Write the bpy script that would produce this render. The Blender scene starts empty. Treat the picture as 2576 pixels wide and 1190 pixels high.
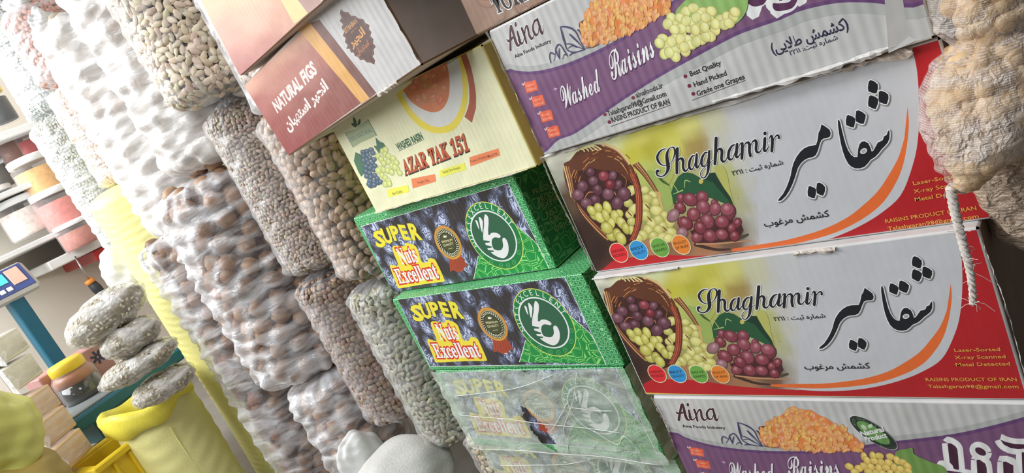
import bpy, math, random
import numpy as np
from mathutils import Vector, Matrix, geometry
random.seed(7); rng = np.random.default_rng(7)
SC = bpy.context.scene
COL = SC.collection
# ---------------------------------------------------------------- camera
F = 1800.0
HX = np.array([0.70468826, -0.14233393, -0.69509389])   # row direction seen from the camera (x right, y down, z forward)
VX = np.array([0.42065696, 0.8727346, 0.24775399])
DX = np.array([0.57136869, -0.46698541, 0.67487958])
CAM = np.array([0.0, 0.0, 0.75])
cam_d = bpy.data.cameras.new('camera'); cam = bpy.data.objects.new('camera', cam_d); COL.objects.link(cam)
cam_d.sensor_width = 36; cam_d.lens = F / 2576 * 36; cam_d.clip_start = 0.02
R = Matrix(((HX[0], -HX[1], -HX[2]), (DX[0], -DX[1], -DX[2]), (-VX[0], VX[1], VX[2])))
cam.matrix_world = Matrix.Translation(Vector(CAM)) @ R.to_4x4()
SC.camera = cam
# ---------------------------------------------------------------- light
SC.view_settings.view_transform = 'Standard'; SC.view_settings.look = 'None'
SC.view_settings.gamma = 1.0; SC.view_settings.use_curve_mapping = False
SC.view_settings.exposure = 0.0
W = bpy.data.worlds.new('world'); SC.world = W; W.use_nodes = True
W.node_tree.nodes['Background'].inputs[0].default_value = (0.86, 0.93, 1.0, 1)
W.node_tree.nodes['Background'].inputs[1].default_value = 0.08

def area(name, loc, target, sx, sy, power, color=(1, 1, 1)):
    l = bpy.data.lights.new(name, 'AREA'); l.shape = 'RECTANGLE'; l.size = sx; l.size_y = sy
    l.energy = power; l.color = color
    o = bpy.data.objects.new(name, l); COL.objects.link(o); o.location = loc
    o.rotation_euler = (Vector(target) - Vector(loc)).to_track_quat('-Z', 'Y').to_euler()
    return o
area('window_light', (-2.65, -0.55, 1.65), (-2.3, 0.9, 0.85), 1.3, 1.3, 62, (0.97, 0.99, 1.0))
area('ceiling_lamp', (-0.45, -0.20, 1.9), (-0.40, 0.6, 0.85), 0.8, 0.4, 11, (0.96, 0.98, 1.0))

area('fill_light', (-1.35, -0.85, 1.45), (-1.85, 0.45, 0.45), 0.8, 1.0, 15, (1.0, 0.99, 0.97))  # added fill from camera left, lifts the camera-facing side of the sacks

# ---------------------------------------------------------------- helpers
def ray(px, py):
    r = np.array([(px - 1288) / F, (py - 595) / F, 1.0])
    return np.array([r @ HX, r @ DX, -(r @ VX)])
def at_y(px, py, y):
    d = ray(px, py); return CAM + d * (y / d[1])
def at_z(px, py, z):
    d = ray(px, py); return CAM + d * ((z - CAM[2]) / d[2])
def at_x(px, py, x):
    d = ray(px, py); return CAM + d * (x / d[0])
def at_t(px, py, t):
    d = ray(px, py); d = d / np.linalg.norm(d); return CAM + d * t
def s2l(c):
    c = np.asarray(c, float) / 255.0
    return np.where(c <= 0.04045, c / 12.92, ((c + 0.055) / 1.055) ** 2.4)
def rgb(r, g, b, ill=1.0):
    v = np.minimum(s2l((r, g, b)) / ill, 0.9); return (float(v[0]), float(v[1]), float(v[2]), 1.0)

def tag(o, label=None, cat=None, group=None, kind=None):
    if label: o['label'] = label
    if cat: o['category'] = cat
    if group: o['group'] = group
    if kind: o['kind'] = kind
    return o
def empty(name, loc=(0, 0, 0), rz=0.0, label=None, cat=None, group=None):
    o = bpy.data.objects.new(name, None); COL.objects.link(o)
    o.location = Vector(loc); o.rotation_euler = (0, 0, rz); o.empty_display_size = 0.02
    return tag(o, label, cat, group)
def link(name, me, mat=None, parent=None, smooth=False):
    if mat is not None and not me.materials: me.materials.append(mat)
    o = bpy.data.objects.new(name, me); COL.objects.link(o)
    if parent is not None: o.parent = parent
    if smooth: me.polygons.foreach_set('use_smooth', [True] * len(me.polygons))
    return o
def mesh(name, v, f, mat=None, parent=None, smooth=False):
    me = bpy.data.meshes.new(name)
    me.from_pydata([tuple(map(float, p)) for p in v], [], [tuple(int(i) for i in q) for q in f]); me.update()
    return link(name, me, mat, parent, smooth)
class MB:
    """collects verts and faces of several shapes for ONE mesh object"""
    def __init__(s): s.v = []; s.f = []
    def add(s, v, f):
        n = len(s.v); s.v += [tuple(p) for p in v]; s.f += [tuple(i + n for i in q) for q in f]; return s
    def box(s, c, d, rot=None, bev=0.0):
        x, y, z = [k / 2 for k in d]; b = min(bev, x * .9, y * .9, z * .9)
        if b <= 0:
            v = [(i * x, j * y, k * z) for i in (-1, 1) for j in (-1, 1) for k in (-1, 1)]
            f = [(0, 1, 3, 2), (4, 6, 7, 5), (0, 4, 5, 1), (2, 3, 7, 6), (0, 2, 6, 4), (1, 5, 7, 3)]
        else:
            v = []; idx = {}
            for i in (-1, 1):
                for j in (-1, 1):
                    for k in (-1, 1):
                        idx[i, j, k] = len(v)
                        v += [(i * x, j * (y - b), k * (z - b)), (i * (x - b), j * y, k * (z - b)), (i * (x - b), j * (y - b), k * z)]
            f = []
            for i in (-1, 1):
                a = [idx[i, j, k] for j, k in ((-1, -1), (1, -1), (1, 1), (-1, 1))]; f.append(a if i > 0 else a[::-1])
                a = [idx[j, i, k] + 1 for j, k in ((-1, -1), (1, -1), (1, 1), (-1, 1))]; f.append(a[::-1] if i > 0 else a)
                a = [idx[j, k, i] + 2 for j, k in ((-1, -1), (1, -1), (1, 1), (-1, 1))]; f.append(a if i > 0 else a[::-1])
            for i in (-1, 1):
                for j in (-1, 1):
                    f.append([idx[i, j, -1], idx[i, j, 1], idx[i, j, 1] + 1, idx[i, j, -1] + 1])
                    f.append([idx[-1, i, j] + 1, idx[1, i, j] + 1, idx[1, i, j] + 2, idx[-1, i, j] + 2])
                    f.append([idx[i, -1, j], idx[i, 1, j], idx[i, 1, j] + 2, idx[i, -1, j] + 2])
            for i in (-1, 1):
                for j in (-1, 1):
                    for k in (-1, 1): f.append([idx[i, j, k], idx[i, j, k] + 1, idx[i, j, k] + 2])
        if rot is not None: v = [tuple(rot @ Vector(p)) for p in v]
        return s.add([(p[0] + c[0], p[1] + c[1], p[2] + c[2]) for p in v], f)
    def lathe(s, prof, c=(0, 0, 0), n=32, rot=None):
        v = []; f = []; m = len(prof)
        for i in range(n):
            a = 2 * math.pi * i / n
            for r, z in prof: v.append((r * math.cos(a), r * math.sin(a), z))
        for i in range(n):
            j = (i + 1) % n
            for k in range(m - 1): f.append((i * m + k, j * m + k, j * m + k + 1, i * m + k + 1))
        if rot is not None: v = [tuple(rot @ Vector(p)) for p in v]
        return s.add([(p[0] + c[0], p[1] + c[1], p[2] + c[2]) for p in v], f)
    def tube(s, pts, r, n=8):
        pts = [Vector(p) for p in pts]; v = []; f = []; m = len(pts)
        rr = r if isinstance(r, (list, tuple)) else [r] * m
        for i, p in enumerate(pts):
            t = (pts[min(i + 1, m - 1)] - pts[max(i - 1, 0)]).normalized()
            a = t.orthogonal().normalized() if i == 0 else (a - t * a.dot(t)).normalized()
            b = t.cross(a)
            for k in range(n):
                q = 2 * math.pi * k / n
                v.append(tuple(p + (a * math.cos(q) + b * math.sin(q)) * rr[i]))
        for i in range(m - 1):
            for k in range(n):
                f.append((i * n + k, i * n + (k + 1) % n, (i + 1) * n + (k + 1) % n, (i + 1) * n + k))
        f.append(tuple(range(n))[::-1]); f.append(tuple((m - 1) * n + k for k in range(n)))
        return s.add(v, f)
    def build(s, name, mat, parent=None, smooth=False): return mesh(name, s.v, s.f, mat, parent, smooth)

# ---------------------------------------------------------------- materials
def newmat(name):
    m = bpy.data.materials.new(name); m.use_nodes = True
    nt = m.node_tree; return m, nt, nt.nodes, nt.links, nt.nodes['Principled BSDF']
def nd(nodes, t, **k):
    n = nodes.new(t)
    for a, b in k.items():
        if a.startswith('i_'): n.inputs[a[2:].replace('_', ' ')].default_value = b
        else: setattr(n, a, b)
    return n
def plain(name, c, rough=0.6, noise=0.08, scale=30, bump=0.0, metal=0.0, coat=0.0, trans=0.0, spec=0.5):
    m, nt, N, L, P = newmat(name)
    tc = nd(N, 'ShaderNodeTexCoord'); no = nd(N, 'ShaderNodeTexNoise', i_Scale=scale, i_Detail=4.0)
    L.new(tc.outputs['Object'], no.inputs['Vector'])
    mx = nd(N, 'ShaderNodeMix', data_type='RGBA', blend_type='MULTIPLY')
    mr = nd(N, 'ShaderNodeMapRange', i_From_Min=0.3, i_From_Max=0.7, i_To_Min=1 - noise, i_To_Max=1 + noise * .5)
    L.new(no.outputs[0], mr.inputs[0]); mx.inputs[0].default_value = 1.0; mx.inputs[6].default_value = c
    L.new(mr.outputs[0], mx.inputs[7]); L.new(mx.outputs[2], P.inputs['Base Color'])
    P.inputs['Roughness'].default_value = rough; P.inputs['Metallic'].default_value = metal
    P.inputs['Coat Weight'].default_value = coat; P.inputs['Transmission Weight'].default_value = trans
    P.inputs['Specular IOR Level'].default_value = spec
    if bump:
        b = nd(N, 'ShaderNodeBump', i_Strength=bump, i_Distance=0.002); L.new(no.outputs[0], b.inputs['Height']); L.new(b.outputs[0], P.inputs['Normal'])
    return m
def corrugate(N, L, P, strength=0.25, pitch=0.0075, wear=0.3):
    """fine vertical flutes of corrugated board plus soft dents, relief only"""
    tc = nd(N, 'ShaderNodeTexCoord'); mp = nd(N, 'ShaderNodeMapping'); L.new(tc.outputs['Object'], mp.inputs[0])
    w = nd(N, 'ShaderNodeTexWave', wave_type='BANDS', bands_direction='X', wave_profile='SIN', i_Scale=0.314 / pitch, i_Distortion=0.6, i_Detail=1.0)
    w.inputs['Detail Scale'].default_value = 0.3
    L.new(mp.outputs[0], w.inputs['Vector'])
    no = nd(N, 'ShaderNodeTexNoise', i_Scale=9.0, i_Detail=3.0); L.new(tc.outputs['Object'], no.inputs['Vector'])
    b1 = nd(N, 'ShaderNodeBump', i_Strength=strength, i_Distance=0.0012); L.new(w.outputs['Fac'], b1.inputs['Height'])
    b2 = nd(N, 'ShaderNodeBump', i_Strength=wear, i_Distance=0.02); L.new(no.outputs[0], b2.inputs['Height']); L.new(b1.outputs[0], b2.inputs['Normal'])
    L.new(b2.outputs[0], P.inputs['Normal'])
def board(name, c, rough=0.55, strength=0.3, pitch=0.0075, dirt=0.12, wear=0.3):
    m, nt, N, L, P = newmat(name)
    tc = nd(N, 'ShaderNodeTexCoord'); no = nd(N, 'ShaderNodeTexNoise', i_Scale=14.0, i_Detail=6.0, i_Roughness=0.65)
    L.new(tc.outputs['Object'], no.inputs['Vector'])
    mr = nd(N, 'ShaderNodeMapRange', i_From_Min=0.35, i_From_Max=0.65, i_To_Min=1 - dirt, i_To_Max=1.0); L.new(no.outputs[0], mr.inputs[0])
    mx = nd(N, 'ShaderNodeMix', data_type='RGBA', blend_type='MULTIPLY'); mx.inputs[0].default_value = 1; mx.inputs[6].default_value = c
    L.new(mr.outputs[0], mx.inputs[7]); L.new(mx.outputs[2], P.inputs['Base Color'])
    P.inputs['Roughness'].default_value = rough; corrugate(N, L, P, strength, pitch, wear); return m
def print_mat(name, strength=0.25, rough=0.42, pitch=0.0075, wear=0.3):
    m, nt, N, L, P = newmat(name)
    a = nd(N, 'ShaderNodeVertexColor', layer_name='ink'); L.new(a.outputs[0], P.inputs['Base Color'])
    P.inputs['Roughness'].default_value = rough; corrugate(N, L, P, strength, pitch, wear); return m
INK = print_mat('printed_board', 0.03, wear=.2)
INK_F = print_mat('printed_fluted_board', 0.22, 0.5, 0.009)
def lattice(name, base, line, scale=70.0, width=0.06, rand=0.75, ax=(1, 0, 1)):
    m, nt, N, L, P = newmat(name)
    tc = nd(N, 'ShaderNodeTexCoord')
    v = nd(N, 'ShaderNodeTexVoronoi', feature='DISTANCE_TO_EDGE', voronoi_dimensions='3D', i_Scale=scale, i_Randomness=rand)
    mp = nd(N, 'ShaderNodeMapping'); mp.inputs['Scale'].default_value = ax
    L.new(tc.outputs['Object'], mp.inputs[0]); L.new(mp.outputs[0], v.inputs['Vector'])
    sub = nd(N, 'ShaderNodeMath', operation='SUBTRACT'); sub.inputs[1].default_value = width * 1.5; L.new(v.outputs['Distance'], sub.inputs[0])
    ab = nd(N, 'ShaderNodeMath', operation='ABSOLUTE'); L.new(sub.outputs[0], ab.inputs[0])
    lt = nd(N, 'ShaderNodeMath', operation='LESS_THAN'); lt.inputs[1].default_value = width * .5; L.new(ab.outputs[0], lt.inputs[0])
    mx = nd(N, 'ShaderNodeMix', data_type='RGBA'); L.new(lt.outputs[0], mx.inputs[0]); mx.inputs[6].default_value = base; mx.inputs[7].default_value = line
    L.new(mx.outputs[2], P.inputs['Base Color']); P.inputs['Roughness'].default_value = 0.4; corrugate(N, L, P, 0.15); return m
def raisin_photo(name):
    m, nt, N, L, P = newmat(name)
    tc = nd(N, 'ShaderNodeTexCoord'); mp = nd(N, 'ShaderNodeMapping'); mp.inputs['Scale'].default_value = (1.2, 0.0, .8)
    L.new(tc.outputs['Object'], mp.inputs[0])
    v = nd(N, 'ShaderNodeTexVoronoi', feature='F1', i_Scale=44.0, i_Randomness=1.0); L.new(mp.outputs[0], v.inputs['Vector'])
    no = nd(N, 'ShaderNodeTexNoise', i_Scale=44.0, i_Detail=1.0, i_Distortion=1.2); L.new(mp.outputs[0], no.inputs['Vector'])
    # wrinkles: level lines of a distorted noise, shifted per raisin
    ml = nd(N, 'ShaderNodeMath', operation='MULTIPLY'); ml.inputs[1].default_value = 60.0; L.new(no.outputs[0], ml.inputs[0])
    sn = nd(N, 'ShaderNodeMath', operation='SINE'); L.new(ml.outputs[0], sn.inputs[0])
    dist = nd(N, 'ShaderNodeMapRange', i_From_Min=0.35, i_From_Max=0.72, i_To_Min=1.0, i_To_Max=0.0); L.new(v.outputs['Distance'], dist.inputs[0])
    mr = nd(N, 'ShaderNodeMapRange', i_From_Min=-0.7, i_From_Max=0.9, i_To_Min=0.2, i_To_Max=1.0); L.new(sn.outputs[0], mr.inputs[0])
    mu = nd(N, 'ShaderNodeMath', operation='MULTIPLY'); L.new(mr.outputs[0], mu.inputs[0]); L.new(dist.outputs[0], mu.inputs[1])
    cr = nd(N, 'ShaderNodeValToRGB'); L.new(mu.outputs[0], cr.inputs[0])
    e = cr.color_ramp.elements; e[0].position = 0.02; e[0].color = rgb(58, 54, 56); e[1].position = 0.9; e[1].color = rgb(206, 216, 244)
    k = e.new(0.25); k.color = rgb(88, 94, 120); k = e.new(0.55); k.color = rgb(142, 152, 186)
    L.new(cr.outputs[0], P.inputs['Base Color']); P.inputs['Roughness'].default_value = 0.4; corrugate(N, L, P, 0.15); return m
def film(name, alpha=0.3, tint=(0.95, 0.97, 1, 1), rough=0.16, bump=0.5, scale=40, stretch=(1, 1, 3), weave=0.0, edge=0.5, patch=0.0):
    """clear plastic: see-through where seen square on, milky where seen edge on, with creases"""
    m, nt, N, L, P = newmat(name)
    tc = nd(N, 'ShaderNodeTexCoord'); mp = nd(N, 'ShaderNodeMapping'); mp.inputs['Scale'].default_value = stretch
    L.new(tc.outputs['Object'], mp.inputs[0])
    no = nd(N, 'ShaderNodeTexNoise', i_Scale=scale, i_Detail=3.0, i_Distortion=0.8); L.new(mp.outputs[0], no.inputs['Vector'])
    b = nd(N, 'ShaderNodeBump', i_Strength=bump, i_Distance=0.01); L.new(no.outputs[0], b.inputs['Height'])
    P.inputs['Base Color'].default_value = tint; P.inputs['Roughness'].default_value = rough
    P.inputs['Specular IOR Level'].default_value = 0.8
    L.new(b.outputs[0], P.inputs['Normal'])
    lw = nd(N, 'ShaderNodeLayerWeight'); lw.inputs[0].default_value = 0.45; L.new(b.outputs[0], lw.inputs['Normal'])
    mr = nd(N, 'ShaderNodeMapRange', i_From_Min=0.0, i_From_Max=1.0, i_To_Min=alpha, i_To_Max=min(1, alpha + edge)); L.new(lw.outputs['Facing'], mr.inputs[0])
    out = mr.outputs[0]
    if patch:
        mp2 = nd(N, 'ShaderNodeMapping'); mp2.inputs['Scale'].default_value = (1, 1, 3.4); mp2.inputs['Rotation'].default_value = (.25, .2, 0); L.new(tc.outputs['Object'], mp2.inputs[0])
        n2 = nd(N, 'ShaderNodeTexNoise', i_Scale=13.0, i_Detail=3.0, i_Distortion=.6); L.new(mp2.outputs[0], n2.inputs['Vector'])
        r2 = nd(N, 'ShaderNodeMapRange', i_From_Min=0.42, i_From_Max=0.62, i_To_Min=-patch * .6, i_To_Max=patch); L.new(n2.outputs[0], r2.inputs[0])
        ad = nd(N, 'ShaderNodeMath', operation='ADD', use_clamp=True); L.new(out, ad.inputs[0]); L.new(r2.outputs[0], ad.inputs[1]); out = ad.outputs[0]
    if weave:
        wv = nd(N, 'ShaderNodeTexWave', bands_direction='Z', i_Scale=weave, i_Distortion=1.5)
        L.new(tc.outputs['Object'], wv.inputs['Vector'])
        m2 = nd(N, 'ShaderNodeMath', operation='MULTIPLY_ADD'); m2.inputs[1].default_value = 0.3; L.new(wv.outputs['Fac'], m2.inputs[0]); L.new(out, m2.inputs[2])
        m2.use_clamp = True; out = m2.outputs[0]
    tr = nd(N, 'ShaderNodeBsdfTransparent'); mx = nd(N, 'ShaderNodeMixShader')
    L.new(out, mx.inputs[0]); L.new(tr.outputs[0], mx.inputs[1]); L.new(P.outputs[0], mx.inputs[2])
    L.new(mx.outputs[0], N['Material Output'].inputs[0]); return m

# ---------------------------------------------------------------- flat print on the cartons
def spline(pts, n=6, closed=False):
    p = [np.array(q, float) for q in pts]; m = len(p); out = []
    for i in range(m if closed else m - 1):
        a, b, c, d = (p[(i - 1) % m], p[i], p[(i + 1) % m], p[(i + 2) % m]) if closed else (p[max(i - 1, 0)], p[i], p[i + 1], p[min(i + 2, m - 1)])
        for k in range(n):
            t = k / n
            out.append(.5 * (2 * b + (c - a) * t + (2 * a - 5 * b + 4 * c - d) * t * t + (3 * b - a - 3 * c + d) * t ** 3))
    if not closed: out.append(p[-1])
    return out
class Z:
    """a magnified view: its coordinates back to photograph pixels"""
    def __init__(s, x, y, k): s.x, s.y, s.k = x, y, k
    def __call__(s, p): return (s.x + p[0] / s.k, s.y + p[1] / s.k)
PX = Z(0, 0, 1)
class Face:
    """a vertical rectangle in the room: origin, horizontal direction, outward normal; local (x, z)"""
    def __init__(s, origin, u=(1, 0, 0), up=(0, 0, 1)):
        s.o = np.array(origin, float); s.u = np.array(u, float); s.u /= np.linalg.norm(s.u)
        s.w = np.array(up, float); s.w -= s.u * (s.w @ s.u); s.w /= np.linalg.norm(s.w); s.n = np.cross(s.u, s.w)
    def mat(s): return Matrix([[s.u[i], -s.n[i], s.w[i], s.o[i]] for i in range(3)] + [[0, 0, 0, 1]])
    def loc(s, px, py):
        d = ray(px, py); t = ((s.o - CAM) @ s.n) / (d @ s.n); q = CAM + d * t - s.o
        return np.array([q @ s.u, q @ s.w])
    def pix(s, x, z):
        q = s.o + s.u * x + s.w * z - CAM
        c = q[0] * HX + q[1] * DX - q[2] * VX
        return np.array([1288 + F * c[0] / c[2], 595 + F * c[1] / c[2]])
ILL = [1.0]
_glyph = {}
def glyphs(body, off=0.0):
    key = (body, off)
    if key not in _glyph:
        c = bpy.data.curves.new('g', 'FONT'); c.body = body; c.size = 1; c.resolution_u = 2; c.offset = off
        o = bpy.data.objects.new('g', c); COL.objects.link(o)
        dg = bpy.context.evaluated_depsgraph_get(); e = o.evaluated_get(dg); me = e.to_mesh()
        v = np.array([(p.co.x, p.co.y) for p in me.vertices]).reshape(-1, 2); f = [tuple(p.vertices) for p in me.polygons]
        e.to_mesh_clear(); bpy.data.objects.remove(o); bpy.data.curves.remove(c)
        _glyph[key] = (v, f)
    return _glyph[key]
AR = {'ش': 'ﺵﺶﺷﺸ', 'م': 'ﻡﻢﻣﻤ', 'ا': 'ﺍﺎﺍﺎ', 'ر': 'ﺭﺮﺭﺮ', 'ه': 'ﻩﻪﻫﻬ', 'ث': 'ﺙﺚﺛﺜ', 'ب': 'ﺏﺐﺑﺒ', 'ت': 'ﺕﺖﺗﺘ', 'ک': 'ﮎﮏﮐﮑ', 'غ': 'ﻍﻎﻏﻐ',
      'و': 'ﻭﻮﻭﻮ', 'ی': 'ﯼﯽﯾﯿ', 'ط': 'ﻁﻂﻃﻄ', 'ل': 'ﻝﻞﻟﻠ', 'ن': 'ﻥﻦﻧﻨ', 'ج': 'ﺝﺞﺟﺠ', 'س': 'ﺱﺲﺳﺴ'}
def persian(t):
    out = []
    for i, c in enumerate(t):
        if c not in AR: out.append(c); continue
        pj = i > 0 and t[i - 1] in AR and t[i - 1] not in 'ارو'
        nj = i + 1 < len(t) and t[i + 1] in AR and c not in 'ارو'
        out.append(AR[c][(3 if nj else 1) if pj else (2 if nj else 0)])
    s = ''.join(out)[::-1].replace('ﺎﻠ', 'ﻼ')
    import re
    return re.sub('[۰-۹]+', lambda m: m.group(0)[::-1], s).translate({40: 41, 41: 40})
def mathtxt(t, kind):
    r = ''
    for c in t:
        if kind == 'serif' and c.isupper() and c.isascii(): r += chr(0x1D400 + ord(c) - 65)
        elif kind == 'serif' and c.islower() and c.isascii(): r += chr(0x1D41A + ord(c) - 97)
        elif kind == 'serif' and c.isdigit(): r += chr(0x1D7CE + ord(c) - 48)
        elif kind == 'script' and c.isupper() and c.isascii(): r += chr(0x1D4D0 + ord(c) - 65)
        elif kind == 'script' and c.islower() and c.isascii(): r += chr(0x1D4EA + ord(c) - 97)
        else: r += c
    return r
def union(v, f):
    """one layer without overlaps from overlapping shapes"""
    try:
        r = geometry.delaunay_2d_cdt([Vector((float(p[0]) * 1000, float(p[1]) * 1000)) for p in v], [], [list(q) for q in f], 1, 1e-5)
        V2 = np.array([(p.x, p.y) for p in r[0]]); T = np.array([q for q in r[2] if len(q) == 3]); cen = V2[T].mean(1)
        src = np.array([(q[0], q[k], q[k + 1]) for q in f for k in range(1, len(q) - 1)]); W2 = np.array([(p[0], p[1]) for p in v], float) * 1000
        a, b, c = W2[src[:, 0]], W2[src[:, 1]], W2[src[:, 2]]; ok = np.zeros(len(T), bool)
        def sg(p, q, X): return (q[:, 0] - p[:, 0])[None] * (X[:, 1:2] - p[None, :, 1]) - (q[:, 1] - p[:, 1])[None] * (X[:, 0:1] - p[None, :, 0])
        for k in range(0, len(T), 2000):
            X = cen[k:k + 2000]; d1, d2, d3 = sg(a, b, X), sg(b, c, X), sg(c, a, X)
            ok[k:k + 2000] = (((d1 > 0) & (d2 > 0) & (d3 > 0)) | ((d1 < 0) & (d2 < 0) & (d3 < 0))).any(1)
        ff = [tuple(int(i) for i in q) for q in T[ok]]
        if ff: return [(p.x / 1000, p.y / 1000) for p in r[0]], ff
    except Exception as e: print('union', e)
    return v, f
class Print:
    """flat ink shapes on a carton face; every call lies a hair above the one before"""
    def __init__(s, face, lay, dx=0.0, dz=0.0, clip=None, k=1.0):
        s.f = face; s.lay = lay; s.dx = dx; s.dz = dz; s.k = k; s.v = []; s.fc = []; s.c = []; s.clip = clip
    def up(s): s.lay[0] += 1.2e-6; return -s.lay[0]
    def raw(s, pts, faces, cols):
        y = s.up(); n = len(s.v)
        for p in pts:
            x, z = p[0] * s.k + s.dx, p[1] * s.k + s.dz
            if s.clip: x = min(max(x, s.clip[0]), s.clip[1]); z = min(max(z, s.clip[2]), s.clip[3])
            s.v.append((x, y, z))
        s.c += cols if isinstance(cols, list) else [cols] * len(pts)
        s.fc += [tuple(i + n for i in f) for f in faces]
    def L(s, z, pts): return [s.f.loc(*z(p)) for p in pts]
    def poly(s, z, pts, col, smooth=False, holes=()):
        if smooth: pts = spline(pts, 5, True)
        q = s.L(z, pts); loops = [[Vector((a[0], a[1], 0)) for a in q]]
        for h in holes: loops.append([Vector((a[0], a[1], 0)) for a in s.L(z, h)])
        s.raw([(p.x, p.y) for l in loops for p in l], geometry.tessellate_polygon(loops), rgb(*col, ill=ILL[0]))
    def local_poly(s, q, col): s.raw(q, [tuple(range(len(q)))], rgb(*col, ill=ILL[0]))
    def stroke(s, z, pts, col, extra=0.0, shift=(0, 0), n=5, closed=False, w=None):
        P = [(p[0], p[1], (p[2] if len(p) > 2 else w)) for p in pts]
        if len(P) > 2 or closed: P = spline(P, n, closed)
        P = [np.array(p, float) for p in P]
        if closed: P.append(P[0])
        v = []; f = []; m = len(P)
        for i, p in enumerate(P):
            d = P[min(i + 1, m - 1)][:2] - P[max(i - 1, 0)][:2]; l = np.hypot(*d) or 1; nrm = np.array([-d[1], d[0]]) / l
            h = max(p[2], 0.5) / 2 + extra; c = p[:2] + np.array(shift)
            v += [c + nrm * h, c - nrm * h]
            if i: f.append((2 * i - 2, 2 * i - 1, 2 * i + 1, 2 * i))
        if not closed:
            for p in (P[0], P[-1]):
                k = len(v); h = max(p[2], 0.5) / 2 + extra; c = p[:2] + np.array(shift)
                v += [c + h * np.array([math.cos(a), math.sin(a)]) for a in np.linspace(0, 2 * math.pi, 12, endpoint=False)]
                f.append(tuple(range(k, k + 12)))
        q, f = union(s.L(z, v), f); s.raw(q, f, rgb(*col, ill=ILL[0]))
    def ell(s, z, c, pr, pt, col, k=1.0, k2=None, n=36, rim=None):
        C, A, B = s.L(z, [c, pr, pt]); A = (A - C) * k; B = (B - C) * (k2 or k)
        v = [C] + [C + A * math.cos(a) + B * math.sin(a) for a in np.linspace(0, 2 * math.pi, n, endpoint=False)]
        cc = rgb(*col, ill=ILL[0]); cs = [cc] + [rgb(*(rim or col), ill=ILL[0])] * n
        s.raw(v, [(0, i + 1, (i + 1) % n + 1) for i in range(n)], cs)
    def grape(s, z, x, y, rx, ry, ang, col, rim=0.5, hi=0.45, hx=-.3, hy=-.35):
        a = math.radians(ang); ca, sa = math.cos(a), math.sin(a); v = []; cs = []; f = []; n = 12
        col = np.array(col, float)
        def sh(k): return rgb(*np.clip(col * k, 0, 255), ill=ILL[0])
        hc = rgb(*np.clip(col + (255 - col) * hi, 0, 255), ill=ILL[0])
        v.append((hx, hy)); cs.append(hc)
        for r, c in ((.45, sh(1.0)), (.8, sh(.92)), (1.0, sh(rim))):
            for i in range(n):
                t = 2 * math.pi * i / n; w = 1 - r
                v.append((hx * w + r * math.cos(t), hy * w + r * math.sin(t))); cs.append(c)
        for i in range(n): f.append((0, 1 + i, 1 + (i + 1) % n))
        for q in range(2):
            for i in range(n):
                o = 1 + q * n; f.append((o + i, o + n + i, o + n + (i + 1) % n, o + (i + 1) % n))
        w = [(x + p[0] * rx * ca - p[1] * ry * sa, y + p[0] * rx * sa + p[1] * ry * ca) for p in v]
        s.raw(s.L(z, w), f, cs)
    def text(s, z, body, p0, p1, h, col, off=0.0, slant=0.0, ptop=None, cap='H', shift=(0, 0)):
        P0, P1 = s.L(z, [p0, p1])
        if ptop is None:
            a = s.f.pix(*P0); b = s.f.pix(P0[0], P0[1] + 0.001); hm = h / z.k / np.hypot(*(b - a)) * 0.001
            U = np.array([slant * hm, hm])
        else: U = s.L(z, [ptop])[0] - P0
        v0, _ = glyphs(body); v, f = glyphs(body, off)
        if not len(v): return
        x0, x1 = v0[:, 0].min(), v0[:, 0].max(); H = glyphs(cap)[0][:, 1].max()
        E = P1 - P0
        if shift != (0, 0):
            a = s.L(z, [(p0[0] + shift[0], p0[1] + shift[1])])[0]; P0 = a
        q = [P0 + E * ((a - x0) / (x1 - x0)) + U * (b / H) for a, b in v]
        if off > 0.025: q, f = union(q, f)
        s.raw(q, f, rgb(*col, ill=ILL[0]))
    def arc_text(s, z, body, c, pr, pt, r, a0, a1, size, col):
        C, A, B = s.L(z, [c, pr, pt]); A -= C; B -= C; n = len(body); H = glyphs('H')[0][:, 1].max()
        for i, ch in enumerate(body):
            if ch == ' ': continue
            a = math.radians(a0 + (a1 - a0) * i / (n - 1)); v, f = glyphs(ch); xc = (v[:, 0].min() + v[:, 0].max()) / 2
            up = np.array([math.cos(a), math.sin(a)]); rt = np.array([math.sin(a), -math.cos(a)])
            q = [up * r + (rt * (x - xc) + up * y) * size / H for x, y in v]
            s.raw([C + A * k[0] + B * k[1] for k in q], f, rgb(*col, ill=ILL[0]))
    def paint(s, corners, samples, nx=30, ny=16, p=3.0):
        """soft photographic background from colour samples (corners and samples in photo pixels)"""
        tl, tr, br, bl = [np.array(s.f.loc(*c)) for c in corners]
        S = np.array([q[:2] for q in samples], float); Cc = np.array([s2l(q[2:5]) for q in samples]); v = []; cs = []; f = []
        for j in range(ny + 1):
            for i in range(nx + 1):
                a, b = i / nx, j / ny
                q = (tl * (1 - a) + tr * a) * (1 - b) + (bl * (1 - a) + br * a) * b
                px = s.f.pix(*q); w = 1 / (np.sum((S - px) ** 2, 1) + 30.0) ** (p / 2); c = np.minimum((Cc * w[:, None]).sum(0) / w.sum() / ILL[0], .9)
                v.append(q); cs.append((*map(float, c), 1.0))
        for j in range(ny):
            for i in range(nx):
                k = j * (nx + 1) + i; f.append((k, k + 1, k + nx + 2, k + nx + 1))
        s.raw(v, f, cs)
    def build(s, name, parent, mat=None, attr=True):
        me = bpy.data.meshes.new(name); me.from_pydata([tuple(map(float, p)) for p in s.v], [], s.fc)
        if attr:
            ca = me.color_attributes.new('ink', 'FLOAT_COLOR', 'POINT'); ca.data.foreach_set('color', np.array(s.c, dtype=np.float32).ravel())
        me.materials.append(mat or INK); o = bpy.data.objects.new(name, me); COL.objects.link(o); o.parent = parent
        s.v = []; s.fc = []; s.c = []; return o

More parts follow.
